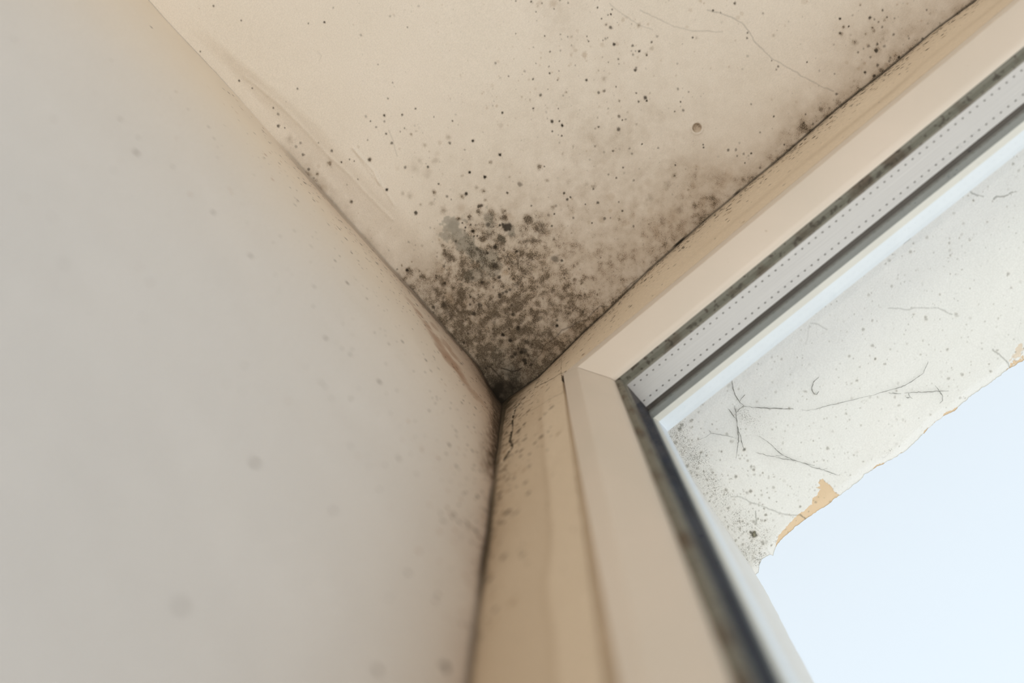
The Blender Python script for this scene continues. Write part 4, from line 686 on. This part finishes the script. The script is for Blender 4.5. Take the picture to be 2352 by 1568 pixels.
# far walls of the room
tag(box('wall_right', (2.2, -2.4, -CEIL), (2.35, 0.0, 0.05), M_TAUPE), 'plain taupe wall on the far side of the room', 'wall', kind='structure')
tag(box('wall_back', (-0.1, -2.4, -CEIL), (2.2, -2.25, 0.05), M_TAUPE), 'plain taupe wall facing the window', 'wall', kind='structure')

# ------------------------------------------------------------------ outside: soffit of the lintel and the jamb
ZS = -0.04
ed = np.array(SOFFIT_EDGE) / 1e3
def y_edge(x): return np.interp(x, list(ed[:, 0]) + [0.4, 0.6, 2.0], list(ed[:, 1]) + [.1735, .1745, .174]) + (fbm(x, x * 0, 420, 5, 3) - .5) * 0.0012
xs = axis(0.02, 0.046, 0.315, 1.75, 0.00045)
ts = np.linspace(0, 1, 250)
T_U, T_V = np.meshgrid(xs, ts, indexing='ij')
Yg = 0.0562 + (y_edge(T_U) - 0.0562) * T_V
# regular field for the stains, sampled back onto the grid
fu = np.arange(0.04, 0.33, 0.00045); fv = np.arange(0.05, 0.19, 0.00045)
st = StainAndLight(fu, fv, 51)
G_U, G_V = np.meshgrid(fu, fv, indexing='ij')
nz = fbm(G_U, G_V, 60, 61, 4); nz2 = fbm(G_U, G_V, 240, 62, 4)
st.a[:, :, 2] += 0.22 + 0.35 * (nz - .5) + 0.12 * (1 - sstep(0.06, 0.12, G_U))
for k, pts in enumerate(PEEL_ORANGE):
    j = 1.1 if k == 0 else (0.9 if k < 3 else 5)
    ins = in_poly(G_U * 1e3 + (nz2 - .5) * 2.6 * j, G_V * 1e3 + (fbm(G_U, G_V, 260, 99, 4) - .5) * 2.6 * j, pts)
    st.a[:, :, 1] = np.maximum(st.a[:, :, 1], ins * (1.0 if k < 4 else .6))
    st.a[:, :, 2] *= (1 - 0.9 * ins)
st.spots([(a, b, r * (1.5 if k == 2 else 1), s_ * (.24 if k == 2 else 1), k) for a, b, r, s_, k in SOFFIT_SPOTS])
for pts, w_, s_ in SOFFIT_LINES: st.line(pts, w_, s_)
def fo(r): return r.uniform(.045, .32), r.uniform(.056, .175)
def fo2(r): return .05 + abs(r.normal(0, .018)), r.uniform(.056, .175)
st.scatter(900, fo, lambda r: 0.0002 + 0.0006 * r.rand() ** 4, (0,), (0.10, 0.5))
st.scatter(420, fo2, lambda r: 0.00025 + 0.0007 * r.rand() ** 3, (0,), (0.2, 0.7))
ii = np.clip(((T_U - fu[0]) / 0.00045).round().astype(int), 0, len(fu) - 1); jj = np.clip(((Yg - fv[0]) / 0.00045).round().astype(int), 0, len(fv) - 1)
rg = st.a[ii, jj].copy()
rg[..., 0] = np.maximum(rg[..., 0], 0.35 * sstep(0.993, 1, T_V) * (0.4 + fbm(T_U, T_V, 90, 3, 2)))
relief = (fbm(T_U, Yg, 40, 71, 4) - .5) * 0.0016 + rg[..., 1] * 0.0005 - 0.0022 * sstep(0.94, 1.0, T_V) * -1 + (fbm(T_U, Yg, 500, 72, 2) - .5) * 0.0002
P = np.stack([T_U.ravel(), Yg.ravel(), (ZS + relief).ravel()], 1)
o = slab('wall_outer_top', P, grid_faces(len(xs), len(ts), True), perimeter(len(xs), len(ts)), (0, 0, 0.4), M_OUT, rg.reshape(-1, 4))
tag(o, 'white rendered underside of the outer lintel with orange plaster bared at its edge', 'wall', kind='structure')

zs_ = axis(-CEIL, -0.34, -0.034, -0.033, 0.0006)
ts = np.linspace(0, 1, 210)
T_U, T_V = np.meshgrid(zs_, ts, indexing='ij')
ye = np.interp(-T_U, [0, .04, .10, .16, .3, 2], [.1825, .1815, .1775, .1715, .1735, .175]) + (fbm(T_U, T_U * 0, 420, 6, 3) - .5) * 0.0016
Yj = 0.0562 + (ye - 0.0562) * T_V
Xj = 0.0645 - 0.0150 * (Yj - 0.056) / 0.125 + (fbm(T_U, Yj, 45, 81, 4) - .5) * 0.0016 + (fbm(T_U, Yj, 400, 82, 2) - .5) * 0.0003 - 0.0025 * sstep(.95, 1, T_V)
nzj = fbm(T_U, Yj, 70, 83, 4)
rg = np.zeros(T_U.shape + (4,))
rg[..., 2] = 0.30 + 0.45 * (nzj - .5) + 0.35 * np.exp((T_U + 0.04) / 0.02)
rg[..., 0] = 0.6 * sstep(0.985, 1.0, T_V) * sstep(.45, .7, fbm(T_U, T_V, 120, 12, 3))
rg[..., 1] = 0.9 * sstep(0.975, 0.985, T_V) * sstep(.62, .68, fbm(T_U, T_U * 0, 70, 13, 3))
P = np.stack([Xj.ravel(), Yj.ravel(), T_U.ravel()], 1)
o = slab('wall_outer_left', P, grid_faces(len(zs_), len(ts), True), perimeter(len(zs_), len(ts)), (-0.3, 0, 0), M_OUT, rg.reshape(-1, 4))
tag(o, 'white rendered outer side reveal of the window, rough edged against the sky', 'wall', kind='structure')

# ------------------------------------------------------------------ cobwebs and a dead insect under the lintel
def threads(name, lines, seed, r0, m):
    bm = bmesh.new(); rng = np.random.RandomState(seed)
    for pts in lines:
        q = []
        for (a, b), (c, d) in zip(pts[:-1], pts[1:]):
            k = max(2, int(math.hypot(c - a, d - b) / 1.0))
            for i in range(k):
                t = i / k; q.append((a + (c - a) * t + rng.normal(0, .12), b + (d - b) * t + rng.normal(0, .12)))
        q.append(pts[-1])
        ring = None; n = len(q)
        for i, (a, b) in enumerate(q):
            x, y = a / 1e3, b / 1e3
            r = r0 * (0.45 + 0.9 * rng.rand()) * (0.4 + 0.6 * math.sin(math.pi * (i + .5) / n))
            nxt = q[min(i + 1, n - 1)]; prv = q[max(i - 1, 0)]
            dx, dy = nxt[0] - prv[0], nxt[1] - prv[1]; L = math.hypot(dx, dy) or 1; nx_, ny_ = -dy / L, dx / L
            z = CEIL + ZS - 0.0009
            cur = [bm.verts.new((x + nx_ * r * math.cos(t), y + ny_ * r * math.cos(t), z + r * math.sin(t))) for t in (0, 1.5708, 3.1416, 4.7124)]
            if ring:
                for k in range(4): bm.faces.new((ring[k], ring[(k + 1) % 4], cur[(k + 1) % 4], cur[k]))
            else: bm.faces.new(cur[::-1])
            ring = cur
        bm.faces.new(ring)
    bmesh.ops.recalc_face_normals(bm, faces=bm.faces[:])
    me = bpy.data.meshes.new(name); bm.to_mesh(me); bm.free()
    return link(name, me, m)
LBL = ['large forked sooty cobweb hanging under the white lintel nearest the window frame',
       'single long straight cobweb strand running across the middle of the white lintel',
       'knotted cobweb with a small cross of threads near the outer edge of the lintel',
       'sagging cobweb strand pointing towards the orange bare plaster patch',
       'short faint cobweb beside the speckled inner corner of the lintel',
       'tiny curled cobweb scrap hooked on the bare white middle of the lintel']
for i, ln in enumerate(COBWEBS):
    o = threads('cobweb', ln, 100 + i, (0.00022, 0.00013, 0.00018, 0.00016, 0.00012, 0.00020)[i], M_WEB)
    tag(o, LBL[i], 'cobweb', group='cobwebs under the outer lintel')

def husk(x, y):
    bm = bmesh.new()
    for (cx, cy, cz, rx, ry, rz) in ((0, 0, 0, .0016, .0011, .0009), (-.0017, -.0003, 0, .0008, .0007, .0006)):
        r = bmesh.ops.create_uvsphere(bm, u_segments=14, v_segments=9, radius=1)
        for v in r['verts']:
            v.co = Vector((cx + v.co.x * rx, cy + v.co.y * ry, cz + v.co.z * rz))
    for a, l in ((.6, .0026), (1.3, .0022), (2.4, .0030), (3.7, .0024), (-.5, .0020), (-1.2, .0024)):
        p0 = Vector((0, 0, .0002)); p1 = Vector((math.cos(a) * l * .6, math.sin(a) * l * .6, -.0006)); p2 = Vector((math.cos(a) * l, math.sin(a) * l, .0006))
        for s, e in ((p0, p1), (p1, p2)):
            d = (e - s).normalized(); u = d.orthogonal().normalized() * .00011; w = d.cross(u)
            c0 = [bm.verts.new(s + u * math.cos(t) + w * math.sin(t)) for t in (0, 2.09, 4.19)]
            c1 = [bm.verts.new(e + u * math.cos(t) + w * math.sin(t)) for t in (0, 2.09, 4.19)]
            for k in range(3): bm.faces.new((c0[k], c0[(k + 1) % 3], c1[(k + 1) % 3], c1[k]))
            bm.faces.new(c0[::-1]); bm.faces.new(c1)
    for f in bm.faces: f.smooth = True
    bmesh.ops.recalc_face_normals(bm, faces=bm.faces[:])
    me = bpy.data.meshes.new('dead_insect'); bm.to_mesh(me); bm.free()
    o = link('dead_insect', me, M_HUSK); o.location = (x, y, CEIL + ZS - .0008); o.rotation_euler = (0, 0, 2.2)
    return o
tag(husk(*HUSK), 'small dark dried insect stuck under the lintel near the reveal corner', 'insect')
